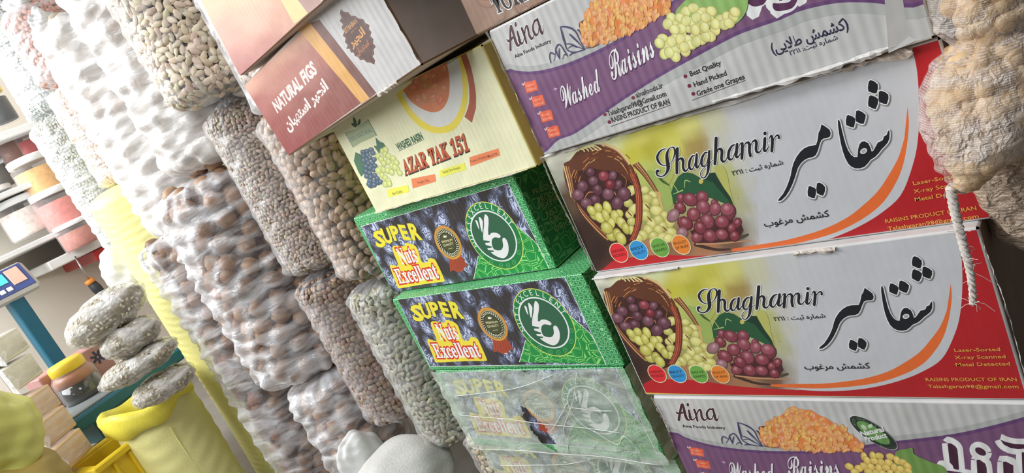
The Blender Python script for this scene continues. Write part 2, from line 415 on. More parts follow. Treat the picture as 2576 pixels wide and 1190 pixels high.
def board_box(name, w, d, h, mats, parent, z0=0.0, wob=0.0012, t=0.004, seed=0):
    """closed carton body: front at y=0 spans x 0..w, z z0..z0+h; rounded edges, faces subdivided with a slight buckle on the sides"""
    r = np.random.default_rng(seed); nx, nz, ny = 16, 8, 10
    mb = MB(); ph = r.uniform(0, 6.28, 6)
    def face(P, n, m):
        v = [P(i / n, j / m) for j in range(m + 1) for i in range(n + 1)]
        f = [(j * (n + 1) + i, j * (n + 1) + i + 1, (j + 1) * (n + 1) + i + 1, (j + 1) * (n + 1) + i) for j in range(m) for i in range(n)]
        return v, f
    b = t * .5
    def bulge(a, c): return math.sin(math.pi * a) * math.sin(math.pi * c)
    fr = face(lambda a, c: (b + a * (w - 2 * b), 0, z0 + b + c * (h - 2 * b)), nx, nz)
    bk = face(lambda a, c: (w - b - a * (w - 2 * b), d, z0 + b + c * (h - 2 * b)), nx, nz)
    rt = face(lambda a, c: (w + wob * 2 * bulge(a, c) * math.sin(3 * a + ph[0]), b + a * (d - 2 * b), z0 + b + c * (h - 2 * b)), ny, nz)
    lf = face(lambda a, c: (-wob * 2 * bulge(a, c) * math.sin(3 * a + ph[1]), d - b - a * (d - 2 * b), z0 + b + c * (h - 2 * b)), ny, nz)
    tp = face(lambda a, c: (b + a * (w - 2 * b), b + c * (d - 2 * b), z0 + h - wob * 3 * bulge(a, c)), nx, ny)
    bt = face(lambda a, c: (b + a * (w - 2 * b), d - b - c * (d - 2 * b), z0), nx, ny)
    out = []
    for part, (v, f), m in zip(('front_panel', 'back_panel', 'side_panel', 'side_panel', 'top_panel', 'bottom_panel'), (fr, bk, rt, lf, tp, bt), mats):
        o = mesh(part, v, f, m, parent); out.append(o)
    # folded edges: quarter-round strips closing the gaps
    e = MB()
    def edge(p, q, c1, c2):
        p, q, c1, c2 = map(np.array, (p, q, c1, c2)); v = []; f = []
        for k in range(4):
            a = k / 3 * math.pi / 2
            off = c1 * (1 - math.cos(a)) + c2 * (1 - math.sin(a))
            v += [p + off, q + off]
            if k: f.append((2 * k - 2, 2 * k - 1, 2 * k + 1, 2 * k))
        e.add(v, f)
    X, Y, Zz = (b, 0, 0), (0, b, 0), (0, 0, b)
    nX, nY, nZ = (-b, 0, 0), (0, -b, 0), (0, 0, -b)
    z1 = z0 + h
    for yy, cy in ((0, Y), (d, nY)):
        edge((0, yy, z0 + b), (0, yy, z1 - b), X, cy); edge((w, yy, z0 + b), (w, yy, z1 - b), nX, cy)
        edge((b, yy, z0), (w - b, yy, z0), cy, Zz); edge((b, yy, z1), (w - b, yy, z1), cy, nZ)
    for xx, cx in ((0, X), (w, nX)):
        edge((xx, b, z0), (xx, d - b, z0), cx, Zz); edge((xx, b, z1), (xx, d - b, z1), cx, nZ)
    e.build('folded_edge', mats[6] if len(mats) > 6 else mats[0], parent, True)
    return out
def torn_strip(name, pts, mat, parent, amp=0.003, depth=0.004, seed=0):
    """ragged lip of torn paper along a polyline of local points"""
    r = random.Random(seed); v = []; f = []; P = []
    for a, b in zip(pts, pts[1:]):
        for k in range(14): P.append([a[i] + (b[i] - a[i]) * k / 14 for i in range(3)])
    for i, p in enumerate(P):
        w = amp * r.uniform(.2, 1.3); c = depth * r.uniform(.1, 1)
        v += [(p[0], p[1] + .0006, p[2] + w * .4), (p[0] + r.uniform(-.001, .001), p[1] - c, p[2] - w * .2), (p[0], p[1] - .0008, p[2] - w)]
        if i: k = 3 * i; f += [(k - 3, k - 2, k + 1, k), (k - 2, k - 1, k + 2, k + 1)]
    return mesh(name, v, f, mat, parent)
# ================================================================ cartons
KRAFT = board('brown_kraft_board', rgb(150, 118, 86), 0.7, 0.25)
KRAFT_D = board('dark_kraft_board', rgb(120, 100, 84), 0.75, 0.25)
WHITE_B = board('white_faced_board', (0.74, 0.74, 0.73, 1), 0.45, 0.03)
WHITE_F = board('white_fluted_board', (0.64, 0.64, 0.63, 1), 0.5, 0.22, 0.009)
RED_B = board('red_printed_board', rgb(190, 28, 38), 0.4, 0.1)
TORN = plain('torn_paper', (0.74, 0.66, 0.58, 1), 0.9, 0.25, 120, 0.4)
TORN_W = plain('torn_white_paper', (0.78, 0.76, 0.73, 1), 0.9, 0.2, 120, 0.4)
def carton(name, label, face, w, d, h, mats, group=None, seed=0, cat='box'):
    root = empty(name, (0, 0, 0), 0, label, cat, group); root.matrix_world = face.mat()
    board_box(name, w, d, h, mats, root, seed=seed); return root
def match(ref, a, b, tgt, c, d):
    """scale and shift that carry art traced on one carton onto another"""
    A, B, C, D = ref.loc(*a), ref.loc(*b), tgt.loc(*c), tgt.loc(*d); k = (D[0] - C[0]) / (B[0] - A[0])
    return dict(k=k, dx=C[0] - A[0] * k, dz=((C[1] - A[1] * k) + (D[1] - B[1] * k)) / 2)

# ---- the red, white and grape carton, traced on the lower of the two
def raisin_art(ref, m, root, w, h, lay=None):
    lay = lay or [0.0001]; cl = (0.002, w - 0.002, 0.002, h - 0.002); ILL[0] = 0.68
    A, B, C, D, E, G = Z(1740, 700, 7.156), Z(2040, 630, 4.408), Z(1480, 680, 3.8375), Z(1700, 680, 3.8375), Z(2000, 870, 4.472), Z(1880, 590, 1.983)
    P = Print(ref, lay, clip=cl, **m)
    P.k, kk, P.dx, ddx, P.dz, ddz = 1, P.k, 0, P.dx, 0, P.dz
    P.local_poly([(0, 0), (w, 0), (w, h), (0, h)], (160, 28, 34))
    P.k, P.dx, P.dz = kk, ddx, ddz
    P.build('red_print', root)
    # pale panel with the curved right edge
    P.poly(PX, [(1480, 700), (1492, 696.5), (2396, 571)] + spline([(2398, 568), (2407, 590), (2418, 640), (2421, 716), (2415, 792), (2399, 847), (2369, 903), (2320, 935), (2268, 956), (2212, 971), (2156, 980), (2089, 984), (2033, 982), (1990, 978)], 4)
           + [(1880, 974), (1778, 960), (1729, 955), (1670, 953), (1636, 956), (1620, 960), (1600, 940)], (176, 178, 182))
    P.paint([(1440, 640), (2010, 560), (2010, 985), (1600, 1010)], [
        (1500, 700, 205, 205, 190), (1560, 690, 200, 200, 165), (1640, 680, 190, 195, 150), (1720, 690, 186, 180, 90), (1780, 690, 175, 172, 70), (1840, 690, 190, 188, 110),
        (1900, 680, 178, 178, 150), (1960, 660, 178, 179, 180), (2000, 700, 178, 179, 182), (1700, 735, 178, 172, 62), (1740, 720, 165, 160, 55), (1800, 720, 188, 184, 90), (1850, 725, 150, 130, 70),
        (1870, 735, 145, 125, 75), (1910, 735, 178, 178, 165), (1960, 740, 178, 179, 180), (1720, 770, 168, 176, 96), (1760, 800, 150, 165, 90), (1745, 840, 140, 155, 88),
        (1900, 780, 168, 172, 120), (1935, 800, 165, 168, 112), (1950, 850, 160, 160, 105), (1970, 780, 178, 178, 172), (1990, 830, 176, 176, 168), (1975, 880, 160, 160, 130),
        (2000, 900, 172, 170, 160), (1990, 930, 150, 145, 132), (1960, 935, 95, 85, 72), (1930, 925, 60, 65, 48), (1650, 960, 70, 40, 32), (1560, 880, 50, 30, 26),
        (1600, 930, 45, 28, 24), (1540, 800, 80, 60, 45), (1510, 740, 150, 150, 135), (1700, 950, 160, 110, 80), (1800, 950, 130, 90, 66), (1880, 955, 150, 105, 75), (1950, 962, 110, 75, 58), (2000, 965, 150, 135, 122), (2005, 740, 177, 179, 183), (2008, 800, 176, 178, 182), (2008, 860, 176, 178, 182), (2008, 905, 175, 177, 180), (2008, 940, 172, 172, 174), (2008, 965, 172, 172, 172)], 44, 22, 4.0)
    # red band along the bottom, gold line under it
    P.poly(PX, [(1600, 1000), (1606, 975), (1619, 966), (1636, 956), (1680, 954), (1729, 955), (1778, 960), (1830, 969), (1882, 974), (1921, 977), (1990, 980), (2033, 983), (2089, 987), (2089, 1012), (1800, 1012)], (166, 28, 34))
    P.poly(PX, [(1590, 987), (1690, 990), (1850, 993), (2100, 996), (2300, 999), (2620, 1004), (2620, 1030), (2300, 1025), (1590, 1015)], (196, 168, 70))
    # orange swoosh
    P.poly(PX, spline([(2392, 713), (2394, 756), (2384, 815), (2367, 860), (2335, 903), (2302, 928), (2257, 948), (2201, 964), (2134, 973), (2067, 977), (2010, 976), (1940, 972)], 4)
           + spline([(1940, 967), (2010, 966), (2067, 965), (2123, 960), (2179, 951), (2235, 934), (2279, 910), (2313, 886), (2340, 856), (2366, 820), (2382, 780)], 4), (206, 98, 46))
    # grape picture
    P.poly(C, [(330, 430), (240, 500), (300, 640), (430, 780), (560, 870), (600, 940), (700, 960), (860, 900), (900, 760), (900, 520), (850, 380), (780, 290), (640, 230), (430, 200), (300, 220), (215, 300), (200, 400)], (58, 30, 24))
    P.poly(C, [(150, 190), (215, 160), (300, 90), (440, 60), (560, 80), (680, 140), (780, 240), (860, 350), (900, 500), (800, 420), (700, 330), (560, 290), (430, 260), (300, 260), (220, 300), (200, 420), (160, 330)], (86, 48, 30), True)
    rr = random.Random(3)
    for i in range(46):
        a = math.radians(195 + 150 * rr.random()); q = rr.uniform(.72, 1.0); da = rr.uniform(.10, .24)
        f = lambda t: (540 + 350 * q * math.cos(t), 440 + 360 * q * math.sin(t), rr.uniform(4, 9))
        P.stroke(C, [f(a), f(a + da / 2), f(a + da)], rr.choice([(176, 112, 62), (130, 74, 42), (206, 158, 104), (112, 60, 36)]), n=2)
    for i in range(5):
        P.stroke(C, [(150 + i * 12, 200 + i * 4, 10), (185 + i * 10, 330, 9), (215 + i * 8, 470, 9)], [(206, 176, 130), (120, 72, 44), (180, 140, 92), (100, 60, 38), (150, 100, 62)][i], n=3)
    for i in range(4):
        P.stroke(C, [(225 + i * 6, 470, 12), (290, 560 + i * 12, 12), (380, 670 + i * 14, 12), (500, 790 + i * 16, 10), (560, 850 + i * 12, 8)], [(150, 96, 60), (92, 52, 34), (188, 140, 92), (74, 42, 30)][i], n=3)
    for i in range(5):
        P.stroke(C, [(300 + i * 30, 90 - i * 6, 14), (330 + i * 34, 70, 12), (360 + i * 40, 105, 10)], (214, 196, 140), n=2)
    P.stroke(C, [(540, 70, 26), (680, 130, 26), (790, 260, 24)], (196, 170, 120)); P.stroke(C, [(560, 84, 10), (680, 148, 10), (780, 262, 10)], (130, 88, 56))
    for i in range(6):
        P.stroke(C, [(830 + i * 10, 280 - i * 3, 12), (930 + i * 10, 380 + i * 3, 14), (1060 + i * 4, 560, 12)], [(120, 70, 42), (74, 40, 28), (176, 124, 80), (90, 50, 34), (190, 150, 100), (110, 64, 40)][i], n=3)
    P.stroke(C, [(1040, 545, 40), (1090, 560, 40)], (184, 148, 96)); P.stroke(C, [(1075, 590, 26), (1110, 700, 14)], (190, 160, 100))
    pg = lambda L_, col, z=C, **k: [P.grape(z, x, y, a, b, t, tuple(np.clip(np.array(col) + rr.uniform(-14, 14), 0, 255)), **k) for x, y, a, b, t in L_]
    pg([(770, 590, 50, 38, 20), (820, 650, 44, 60, 60), (800, 490, 46, 56, 80), (780, 690, 46, 36, 30), (800, 750, 48, 38, 20), (940, 500, 44, 34, 10), (1010, 560, 50, 40, 40), (960, 580, 70, 46, 20), (1035, 620, 50, 42, 60), (930, 650, 54, 50, 70),
        (1045, 690, 72, 46, 25), (935, 720, 64, 50, 40), (1125, 745, 62, 46, 30), (1060, 770, 56, 44, 20), (1170, 800, 52, 56, 60), (990, 800, 60, 46, 70), (960, 850, 66, 48, 50), (905, 880, 56, 46, 30), (1100, 830, 50, 44, 20), (1055, 855, 58, 46, 40),
        (1180, 890, 66, 44, 20), (1010, 900, 60, 44, 20), (1100, 920, 60, 44, 10), (1150, 935, 50, 40, 0), (860, 900, 50, 40, 20), (1020, 950, 60, 36, 10)], (194, 188, 110), rim=.72, hi=.35)
    for x, y in ((955, 640), (975, 750), (1120, 850), (780, 680)): P.stroke(C, [(x - 20, y - 22, 6), (x, y, 12), (x + 22, y + 24, 6)], (110, 62, 34))
    pg([(412, 285, 50, 42, 20), (540, 338, 62, 50, 20), (625, 345, 45, 50, 60), (438, 362, 54, 42, 20), (330, 395, 62, 50, 25), (675, 425, 42, 52, 60), (605, 415, 58, 50, 20), (285, 462, 64, 50, 20), (475, 442, 60, 48, 40), (450, 525, 62, 50, 20),
        (362, 540, 62, 46, 15), (578, 490, 62, 54, 30), (732, 510, 72, 62, 30), (665, 580, 64, 64, 30)], (98, 58, 70), rim=.35, hi=.28)
    pg([(540, 335, 58, 46, 20), (600, 412, 50, 44, 20)], (124, 48, 58), rim=.4, hi=.3)
    P.stroke(C, [(345, 500, 6), (385, 455, 9), (430, 455, 6)], (178, 104, 84)); P.stroke(C, [(640, 480, 8), (655, 510, 6)], (190, 120, 96)); P.stroke(C, [(710, 340, 5), (760, 390, 6), (750, 450, 5)], (150, 100, 66))
    pg([(440, 650, 60, 40, 40), (600, 850, 60, 40, 30), (790, 820, 44, 40, 20), (415, 612, 62, 36, 42), (478, 595, 50, 38, 50), (565, 602, 62, 38, 62), (490, 678, 62, 40, 42), (548, 668, 66, 36, 62), (680, 668, 44, 36, 30), (640, 690, 66, 44, 60),
        (600, 740, 50, 36, 70), (700, 750, 72, 40, 50), (555, 775, 70, 48, 38), (740, 800, 60, 36, 60), (655, 840, 60, 42, 60), (690, 880, 68, 44, 52)], (190, 184, 92), rim=.62, hi=.4)
    for i in range(7):
        P.stroke(C, [(790 + i * 9, 350, 12), (835 + i * 9, 450 + i * 4, 13), (850 + i * 9, 600, 14), (838 + i * 9, 760, 14), (800 + i * 9, 860, 12), (770 + i * 10, 905, 8)], [(96, 38, 28), (168, 84, 60), (120, 50, 34), (176, 98, 70), (104, 42, 30), (150, 72, 50), (92, 40, 28)][i], n=4)
    # leaves behind the right cluster
    P.poly(D, [(350, 560), (370, 500), (420, 430), (480, 400), (560, 420), (640, 470), (720, 440), (780, 440), (800, 480), (850, 560), (920, 660), (950, 740), (880, 720), (760, 660), (600, 600), (430, 600), (370, 660)], (34, 78, 50))
    P.poly(D, [(640, 470), (720, 440), (780, 440), (800, 480), (850, 560), (920, 660), (950, 740), (860, 640), (760, 520)], (24, 52, 38))
    P.poly(D, [(780, 390), (860, 400), (900, 480), (920, 600), (960, 740), (920, 660), (850, 560), (790, 450)], (164, 164, 90), True)
    P.poly(D, [(120, 340), (220, 380), (330, 500), (350, 560), (360, 660), (300, 660), (230, 520), (160, 420)], (140, 160, 84), True)
    P.stroke(D, [(200, 360, 12), (260, 440, 22), (330, 490, 10)], (62, 84, 40)); P.stroke(D, [(330, 480, 8), (380, 400, 10), (400, 340, 8)], (170, 160, 80)); P.stroke(D, [(360, 470, 6), (420, 560, 8)], (160, 165, 90))
    P.stroke(D, [(480, 530, 6), (490, 470, 10), (540, 490, 5)], (150, 170, 100)); P.stroke(D, [(370, 570, 5), (460, 550, 12)], (150, 176, 110)); P.ell(D, (642, 497), (664, 497), (642, 475), (176, 164, 84))
    P.stroke(D, [(570, 1020, 30), (760, 1085, 22), (900, 1100, 14)], (60, 40, 32)); P.stroke(D, [(580, 1015, 16), (800, 1040, 14), (1100, 1050, 10)], (172, 128, 92)); P.stroke(D, [(860, 1000, 26), (1000, 1015, 30), (1080, 1000, 20)], (70, 62, 48))
    P.poly(D, [(520, 900), (700, 860), (1000, 860), (1040, 960), (980, 1030), (760, 1030), (580, 1010)], (66, 32, 36))
    pg([(650, 632, 66, 54, 30), (765, 690, 36, 30, 0), (440, 612, 46, 40, 40), (530, 636, 80, 56, 30), (768, 745, 62, 60, 60), (900, 790, 76, 76, 40), (890, 765, 74, 56, 20), (690, 840, 80, 64, 40), (655, 715, 74, 60, 40)], (128, 62, 74), D, rim=.5, hi=.32)
    pg([(430, 692, 64, 48, 40), (560, 766, 70, 58, 35), (835, 862, 76, 56, 20), (475, 830, 82, 56, 30), (975, 892, 46, 54, 60), (928, 925, 42, 42, 0), (590, 960, 60, 50, 0), (620, 886, 72, 54, 40), (715, 966, 74, 54, 25), (830, 968, 68, 48, 20), (952, 996, 56, 46, 35)], (120, 52, 62), D, rim=.42, hi=.36)
    pg([(360, 750, 56, 66, 60), (445, 905, 60, 46, 20)], (150, 110, 116), D, rim=.6, hi=.3)
    for _ in range(60):
        x, y = rr.uniform(400, 1000), rr.uniform(600, 1010); P.ell(D, (x, y), (x + 3, y), (x, y - 3), rr.choice([(70, 26, 36), (176, 130, 140)]), n=5)
    P.build('grape_picture', root)
    # badges
    for x, cc, t1, t2 in ((665, (200, 40, 48), 'HAND', 'PICKED'), (860, (44, 132, 190), 'BEST', 'QUALITY'), (1067, (96, 150, 62), 'GRADE ONE', 'GRAPES'), (1275, (212, 118, 44), 'PRODUCT', 'OF IRAN')):
        y = 996 + (x - 665) * .012
        c, a, b = (x, y), (x + 84, y - 7), (x - 42, y - 88)
        P.ell(C, c, a, b, (236, 226, 170)); P.ell(C, c, a, b, cc, .93)
        for yy, t in ((-12, t1), (28, t2)):
            P.text(C, t, (x - 62 + yy * .4, y + yy + 8), (x + 58 + yy * .4, y + yy), 24, (30, 22, 22), 0.01)
        P.build('round_badge', root)
    # script lettering
    S = [[(290, 195, 12), (240, 200, 20), (180, 230, 34), (135, 300, 46), (150, 370, 42), (200, 430, 24), (270, 455, 12), (330, 450, 10), (400, 400, 14), (440, 330, 26), (455, 260, 34), (440, 200, 28), (400, 185, 14), (350, 205, 24), (315, 270, 50), (308, 340, 62), (320, 420, 68), (325, 500, 66), (300, 560, 46), (250, 605, 26), (190, 615, 20), (130, 590, 26), (112, 550, 38), (125, 525, 50), (148, 525, 40)],
         [(500, 225, 60), (490, 400, 58), (480, 595, 52)], [(500, 430, 14), (535, 385, 28), (575, 385, 44), (600, 425, 54), (598, 480, 50), (600, 540, 46), (625, 580, 40), (660, 580, 26), (695, 535, 14)],
         [(810, 370, 18), (770, 372, 30), (725, 430, 46), (707, 510, 50), (722, 560, 40), (760, 575, 24), (800, 520, 18), (830, 430, 14)], [(850, 355, 44), (840, 450, 52), (835, 530, 50), (860, 560, 32), (905, 500, 14)],
         [(1040, 350, 20), (1000, 350, 30), (950, 410, 46), (930, 490, 48), (950, 548, 34), (990, 550, 20), (1030, 500, 14), (1060, 400, 14)], [(1080, 335, 46), (1070, 450, 54), (1055, 580, 54), (1040, 650, 44), (1000, 718, 24), (950, 735, 18), (915, 700, 18), (910, 650, 16), (950, 600, 12), (1010, 560, 10), (1080, 520, 12), (1140, 480, 12)],
         [(1210, 150, 60), (1195, 350, 60), (1175, 540, 54)], [(1200, 400, 14), (1240, 330, 28), (1280, 322, 44), (1308, 360, 54), (1302, 430, 52), (1298, 490, 48), (1330, 528, 36), (1370, 512, 22), (1400, 465, 12)],
         [(1540, 290, 20), (1490, 305, 34), (1440, 370, 50), (1422, 450, 52), (1440, 502, 42), (1490, 505, 24), (1530, 440, 16), (1560, 360, 14)], [(1585, 290, 50), (1572, 400, 56), (1562, 465, 52), (1590, 492, 32), (1640, 440, 14)],
         [(1680, 290, 50), (1675, 400, 56), (1665, 515, 54)], [(1610, 350, 10), (1640, 290, 16), (1670, 280, 30)], [(1700, 350, 12), (1740, 292, 24), (1790, 288, 42), (1810, 335, 54), (1805, 420, 52), (1820, 495, 52)],
         [(1830, 340, 12), (1870, 282, 24), (1918, 272, 44), (1935, 320, 54), (1925, 400, 50), (1942, 452, 42), (1990, 460, 24), (2035, 405, 12)], [(2090, 265, 54), (2080, 360, 58), (2072, 430, 54), (2100, 458, 34), (2150, 400, 14), (2162, 360, 12)], [(2094, 182, 60), (2096, 184, 60)],
         [(2155, 300, 10), (2190, 240, 22), (2212, 240, 40), (2225, 300, 54), (2220, 380, 56), (2210, 470, 54)], [(2230, 330, 12), (2270, 270, 18), (2310, 238, 26), (2340, 252, 34), (2342, 285, 44)]]
    for q in S: P.stroke(A, q, (238, 236, 226), 13)
    for q in S: P.stroke(A, q, (26, 26, 32))
    P.build('script_lettering', root)
    # large calligraphy
    mir = [(597, 412), (640, 440), (685, 475), (697, 510), (690, 540), (670, 550), (620, 552), (590, 565), (572, 600), (550, 660), (525, 700), (490, 715), (440, 718), (400, 730), (360, 755), (325, 795), (305, 840), (285, 890), (255, 950), (220, 1005), (180, 1050), (130, 1085), (95, 1088), (92, 1078), (110, 1060), (150, 1025), (185, 975), (215, 920), (240, 860), (255, 800), (275, 745), (310, 690), (355, 645), (400, 618), (450, 605), (500, 603), (530, 602), (545, 570), (555, 530), (562, 490), (580, 465)]
    sha = [(790, 388), (805, 420), (820, 490), (840, 570), (860, 640), (885, 700), (915, 745), (950, 772), (985, 775), (990, 740), (995, 700), (1010, 660), (1035, 635), (1070, 635), (1110, 660), (1130, 700), (1145, 745), (1165, 735), (1190, 700), (1215, 665), (1240, 660), (1270, 650), (1285, 615), (1315, 605), (1330, 570), (1342, 562), (1348, 590), (1345, 640), (1325, 680), (1290, 710), (1255, 735), (1220, 770), (1180, 800), (1130, 820), (1100, 850), (1060, 880), (1010, 888), (960, 882), (915, 860), (880, 825), (850, 770), (825, 700), (805, 620), (790, 530), (780, 450), (780, 400)]
    dots = [[(1130, 75), (1150, 60), (1190, 75), (1230, 110), (1232, 150), (1215, 195), (1180, 190), (1125, 165), (1120, 130)], [(1240, 185), (1260, 175), (1310, 195), (1345, 225), (1345, 265), (1325, 312), (1290, 305), (1240, 280), (1235, 240)],
            [(1130, 215), (1150, 205), (1200, 225), (1235, 255), (1225, 300), (1200, 345), (1170, 335), (1120, 305), (1118, 270)], [(880, 365), (900, 362), (950, 385), (975, 410), (970, 440), (955, 490), (920, 480), (870, 455), (868, 410)],
            [(985, 335), (1010, 332), (1050, 350), (1090, 385), (1085, 420), (1065, 468), (1030, 462), (980, 435), (975, 390)], [(435, 990), (455, 988), (500, 1010), (520, 1030), (515, 1070), (500, 1110), (470, 1105), (425, 1080), (422, 1040)],
            [(530, 970), (560, 968), (595, 990), (620, 1020), (615, 1060), (595, 1098), (565, 1090), (525, 1065), (520, 1020)]]
    for q in [mir, sha] + dots:
        P.stroke(B, [(x + 9, y + 9) for x, y in q], (112, 112, 114), n=2, closed=True, w=24); P.stroke(B, q, (240, 240, 238), n=2, closed=True, w=20)
    for q in [mir, sha] + dots: P.poly(B, q, (24, 26, 32))
    P.ell(B, (1055, 728), (1093, 722), (1052, 702), (232, 232, 230)); P.ell(B, (1055, 728), (1093, 722), (1052, 702), (150, 150, 150), .68)
    P.build('large_calligraphy', root)
    P.text(A, persian('شماره ثبت : ۲۲۱۱'), (1495, 765), (2410, 705), 76, (34, 32, 34), 0.01)
    P.build('small_lettering', root)
    P.text(E, persian('کشمش مرغوب'), (115, 262), (850, 250), 62, (28, 26, 28), 0.012)
    P.build('small_lettering', root)
    for t, a, b in (('Laser-Sorted', (1800, 66), (2312, 52)), ('X-ray Scanned', (1805, 146), (2374, 134)), ('Metal Detected', (1815, 226), (2424, 216)), ('RAISINS PRODUCT OF IRAN', (1478, 394), (2498, 392)), ('Talashgaran98@gmail.com', (1505, 470), (2520, 474))):
        P.text(E, t, a, b, 38, (218, 150, 70), 0.012); P.build('gold_text_line', root)

Y2 = 0.5697
f_s2 = Face((-0.4998, Y2, 0.3132)); w_s2, h_s2 = 0.3735, 0.1607
f_s1 = Face((-0.5010, 0.580, 0.4742)); w_s1, h_s1 = 0.3830, 0.1465
m_s1 = match(f_s2, (1704, 940), (2558, 954), f_s1, (1612, 640), (2452, 507))
side = RED_B
s2 = carton('raisin_carton', 'lower red and white grape raisin carton, gold line along its foot', f_s2, w_s2, 0.27, h_s2, [WHITE_B, KRAFT, KRAFT_D, KRAFT, WHITE_B, KRAFT], 'red and white grape cartons', 1)
raisin_art(f_s2, {}, s2, w_s2, h_s2)
s1 = carton('raisin_carton', 'upper red and white grape raisin carton with torn top edge, under the upper purple carton', f_s1, w_s1, 0.27, h_s1, [WHITE_B, KRAFT, KRAFT_D, KRAFT, WHITE_B, KRAFT], 'red and white grape cartons', 2)
raisin_art(f_s2, m_s1, s1, w_s1, h_s1)
# ---- green nut cartons
GREEN = lattice('green_star_lattice_border', rgb(32, 118, 66, .62), rgb(132, 190, 140, .62), 150, 0.10, 0.35)
GREEN2 = lattice('green_star_lattice', rgb(24, 122, 56, .62), rgb(124, 186, 104, .62), 70, 0.05, 0.7)
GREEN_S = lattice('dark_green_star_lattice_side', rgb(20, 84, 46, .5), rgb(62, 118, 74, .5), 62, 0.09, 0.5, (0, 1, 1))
GREEN_T = lattice('green_star_lattice_top', rgb(32, 118, 66, .62), rgb(132, 190, 140, .62), 150, 0.10, 0.35, (1, 1, 0))
RAISIN = raisin_photo('dark_raisin_photograph')
def nut_art(ref, m, root, w, h):
    lay = [0.0001]; cl = (0.001, w - 0.001, 0.001, h - 0.001); ILL[0] = 0.8
    M, G, N = Z(870, 420, 2.38), Z(1160, 500, 5.95), Z(910, 530, 5.668)
    P = Print(ref, lay, clip=cl, **m)
    q = [(92, 358), (972, 100), (1228, 628), (285, 755)]
    P.poly(M, [(95, 310), (240, 262), (600, 170), (1000, 60), (1275, 630), (286, 765), (48, 320)], (255, 255, 255)); P.v and P.build('lattice_border', root, GREEN, False)
    P.poly(M, [(90, 355), (974, 97), (1231, 631), (284, 758)], (225, 238, 225)); P.build('white_rule', root)
    P.poly(M, q, (0, 0, 0)); P.build('raisin_picture', root, RAISIN, False)
    P.poly(G, [(255, 860), (500, 700), (800, 385), (870, 438), (930, 490), (1060, 600), (1130, 680), (1165, 725), (1345, 1105), (190, 1200), (225, 1030)], (0, 0, 0)); P.build('lattice_field', root, GREEN2, False)
    P.stroke(G, [(800, 388, 8), (930, 490, 8), (1060, 600, 8), (1140, 690, 9), (1240, 880, 10), (1345, 1105, 10)], (235, 245, 235)); P.stroke(G, [(255, 860, 9), (225, 1030, 9), (190, 1200, 9)], (225, 240, 225))
    c, pr, pt = (490, 560), (868, 482), (253, 50)
    P.ell(G, c, pr, pt, (206, 216, 96)); P.ell(G, c, pr, pt, (20, 118, 62), .975)
    c2, a2, b2 = (482, 562), (792, 497), (300, 178)
    P.ell(G, c2, a2, b2, (240, 244, 240)); P.ell(G, c2, a2, b2, (44, 92, 66), .945)
    P.arc_text(G, 'NUTS', c, pr, pt, .80, 188, 146, .155, (236, 244, 236)); P.arc_text(G, 'EXCELLENT', c, pr, pt, .80, 130, 18, .155, (236, 244, 236))
    for a in (-150, -128, -106, -88, -70, -42, -18):
        t = math.radians(a); C0 = np.array(c, float); A0 = np.array(pr, float) - C0; B0 = np.array(pt, float) - C0
        p = C0 + A0 * .86 * math.cos(t) + B0 * .86 * math.sin(t)
        P.stroke(G, [(p[0] + 26 * math.cos(k), p[1] + 34 * math.sin(k), 4) for k in np.linspace(0, 6.28, 9)[:-1]], (120, 190, 130), closed=True, n=2)
        P.stroke(G, [(p[0] - 14, p[1] - 12, 4), (p[0], p[1], 4), (p[0] + 12, p[1] + 14, 4)], (120, 190, 130), n=2)
    wh = (226, 230, 224)
    P.poly(G, spline([(355, 232), (385, 245), (408, 290), (412, 370), (405, 450), (408, 540)], 3) + [(425, 545)] + spline([(450, 515), (490, 505), (540, 515), (580, 540), (592, 565), (575, 585), (540, 580), (500, 578), (470, 600), (458, 640), (465, 700), (490, 750), (530, 770), (590, 770), (620, 740), (630, 690), (618, 620), (625, 590), (645, 583), (670, 600), (700, 660), (712, 740), (705, 810), (680, 860), (640, 890), (590, 885), (530, 860), (480, 830), (445, 800)], 3)
           + [(485, 795), (492, 775), (408, 768), (392, 742), (455, 735), (460, 715), (370, 690), (360, 662), (428, 655), (430, 635), (335, 620), (330, 560), (335, 480), (345, 400), (343, 300)], wh)
    P.poly(G, [(212, 322), (232, 322), (250, 345), (262, 400), (277, 460), (262, 445), (240, 400)], wh); P.poly(G, [(263, 275), (282, 275), (305, 300), (326, 340), (325, 420), (320, 508), (304, 480), (290, 420)], wh)
    P.build('oval_emblem', root)
    # SUPER
    Y = (236, 208, 58)
    for ch, p0, p1, tp in (('S', (228, 515), (345, 500), (160, 305)), ('U', (345, 462), (450, 450), (268, 265)), ('P', (472, 420), (560, 405), (395, 232)), ('E', (600, 402), (690, 410), (520, 208)), ('R', (735, 415), (850, 405), (655, 196))):
        P.text(N, ch, p0, p1, 0, (60, 58, 56), 0.062, ptop=tp, cap=ch)
    for ch, p0, p1, tp in (('S', (228, 515), (345, 500), (160, 305)), ('U', (345, 462), (450, 450), (268, 265)), ('P', (472, 420), (560, 405), (395, 232)), ('E', (600, 402), (690, 410), (520, 208)), ('R', (735, 415), (850, 405), (655, 196))):
        P.text(N, ch, p0, p1, 0, Y, 0.042, ptop=tp, cap=ch)
    P.build('yellow_lettering', root)
    P.poly(N, [(435, 520), (600, 505), (625, 462), (700, 470), (760, 500), (800, 560), (855, 720), (930, 735), (960, 680), (1035, 690), (1080, 760), (1170, 960), (1165, 1010), (980, 1035), (760, 1070), (540, 1105), (500, 1060), (405, 800), (440, 775), (520, 775)], (238, 204, 62), True)
    nu, ex = mathtxt('Nuts', 'serif'), mathtxt('Excellent', 'serif')
    n_ = dict(p0=(572, 762), p1=(815, 722), h=0, ptop=(482, 548)); e_ = dict(p0=(538, 1038), p1=(1112, 958), h=0, ptop=(450, 842))
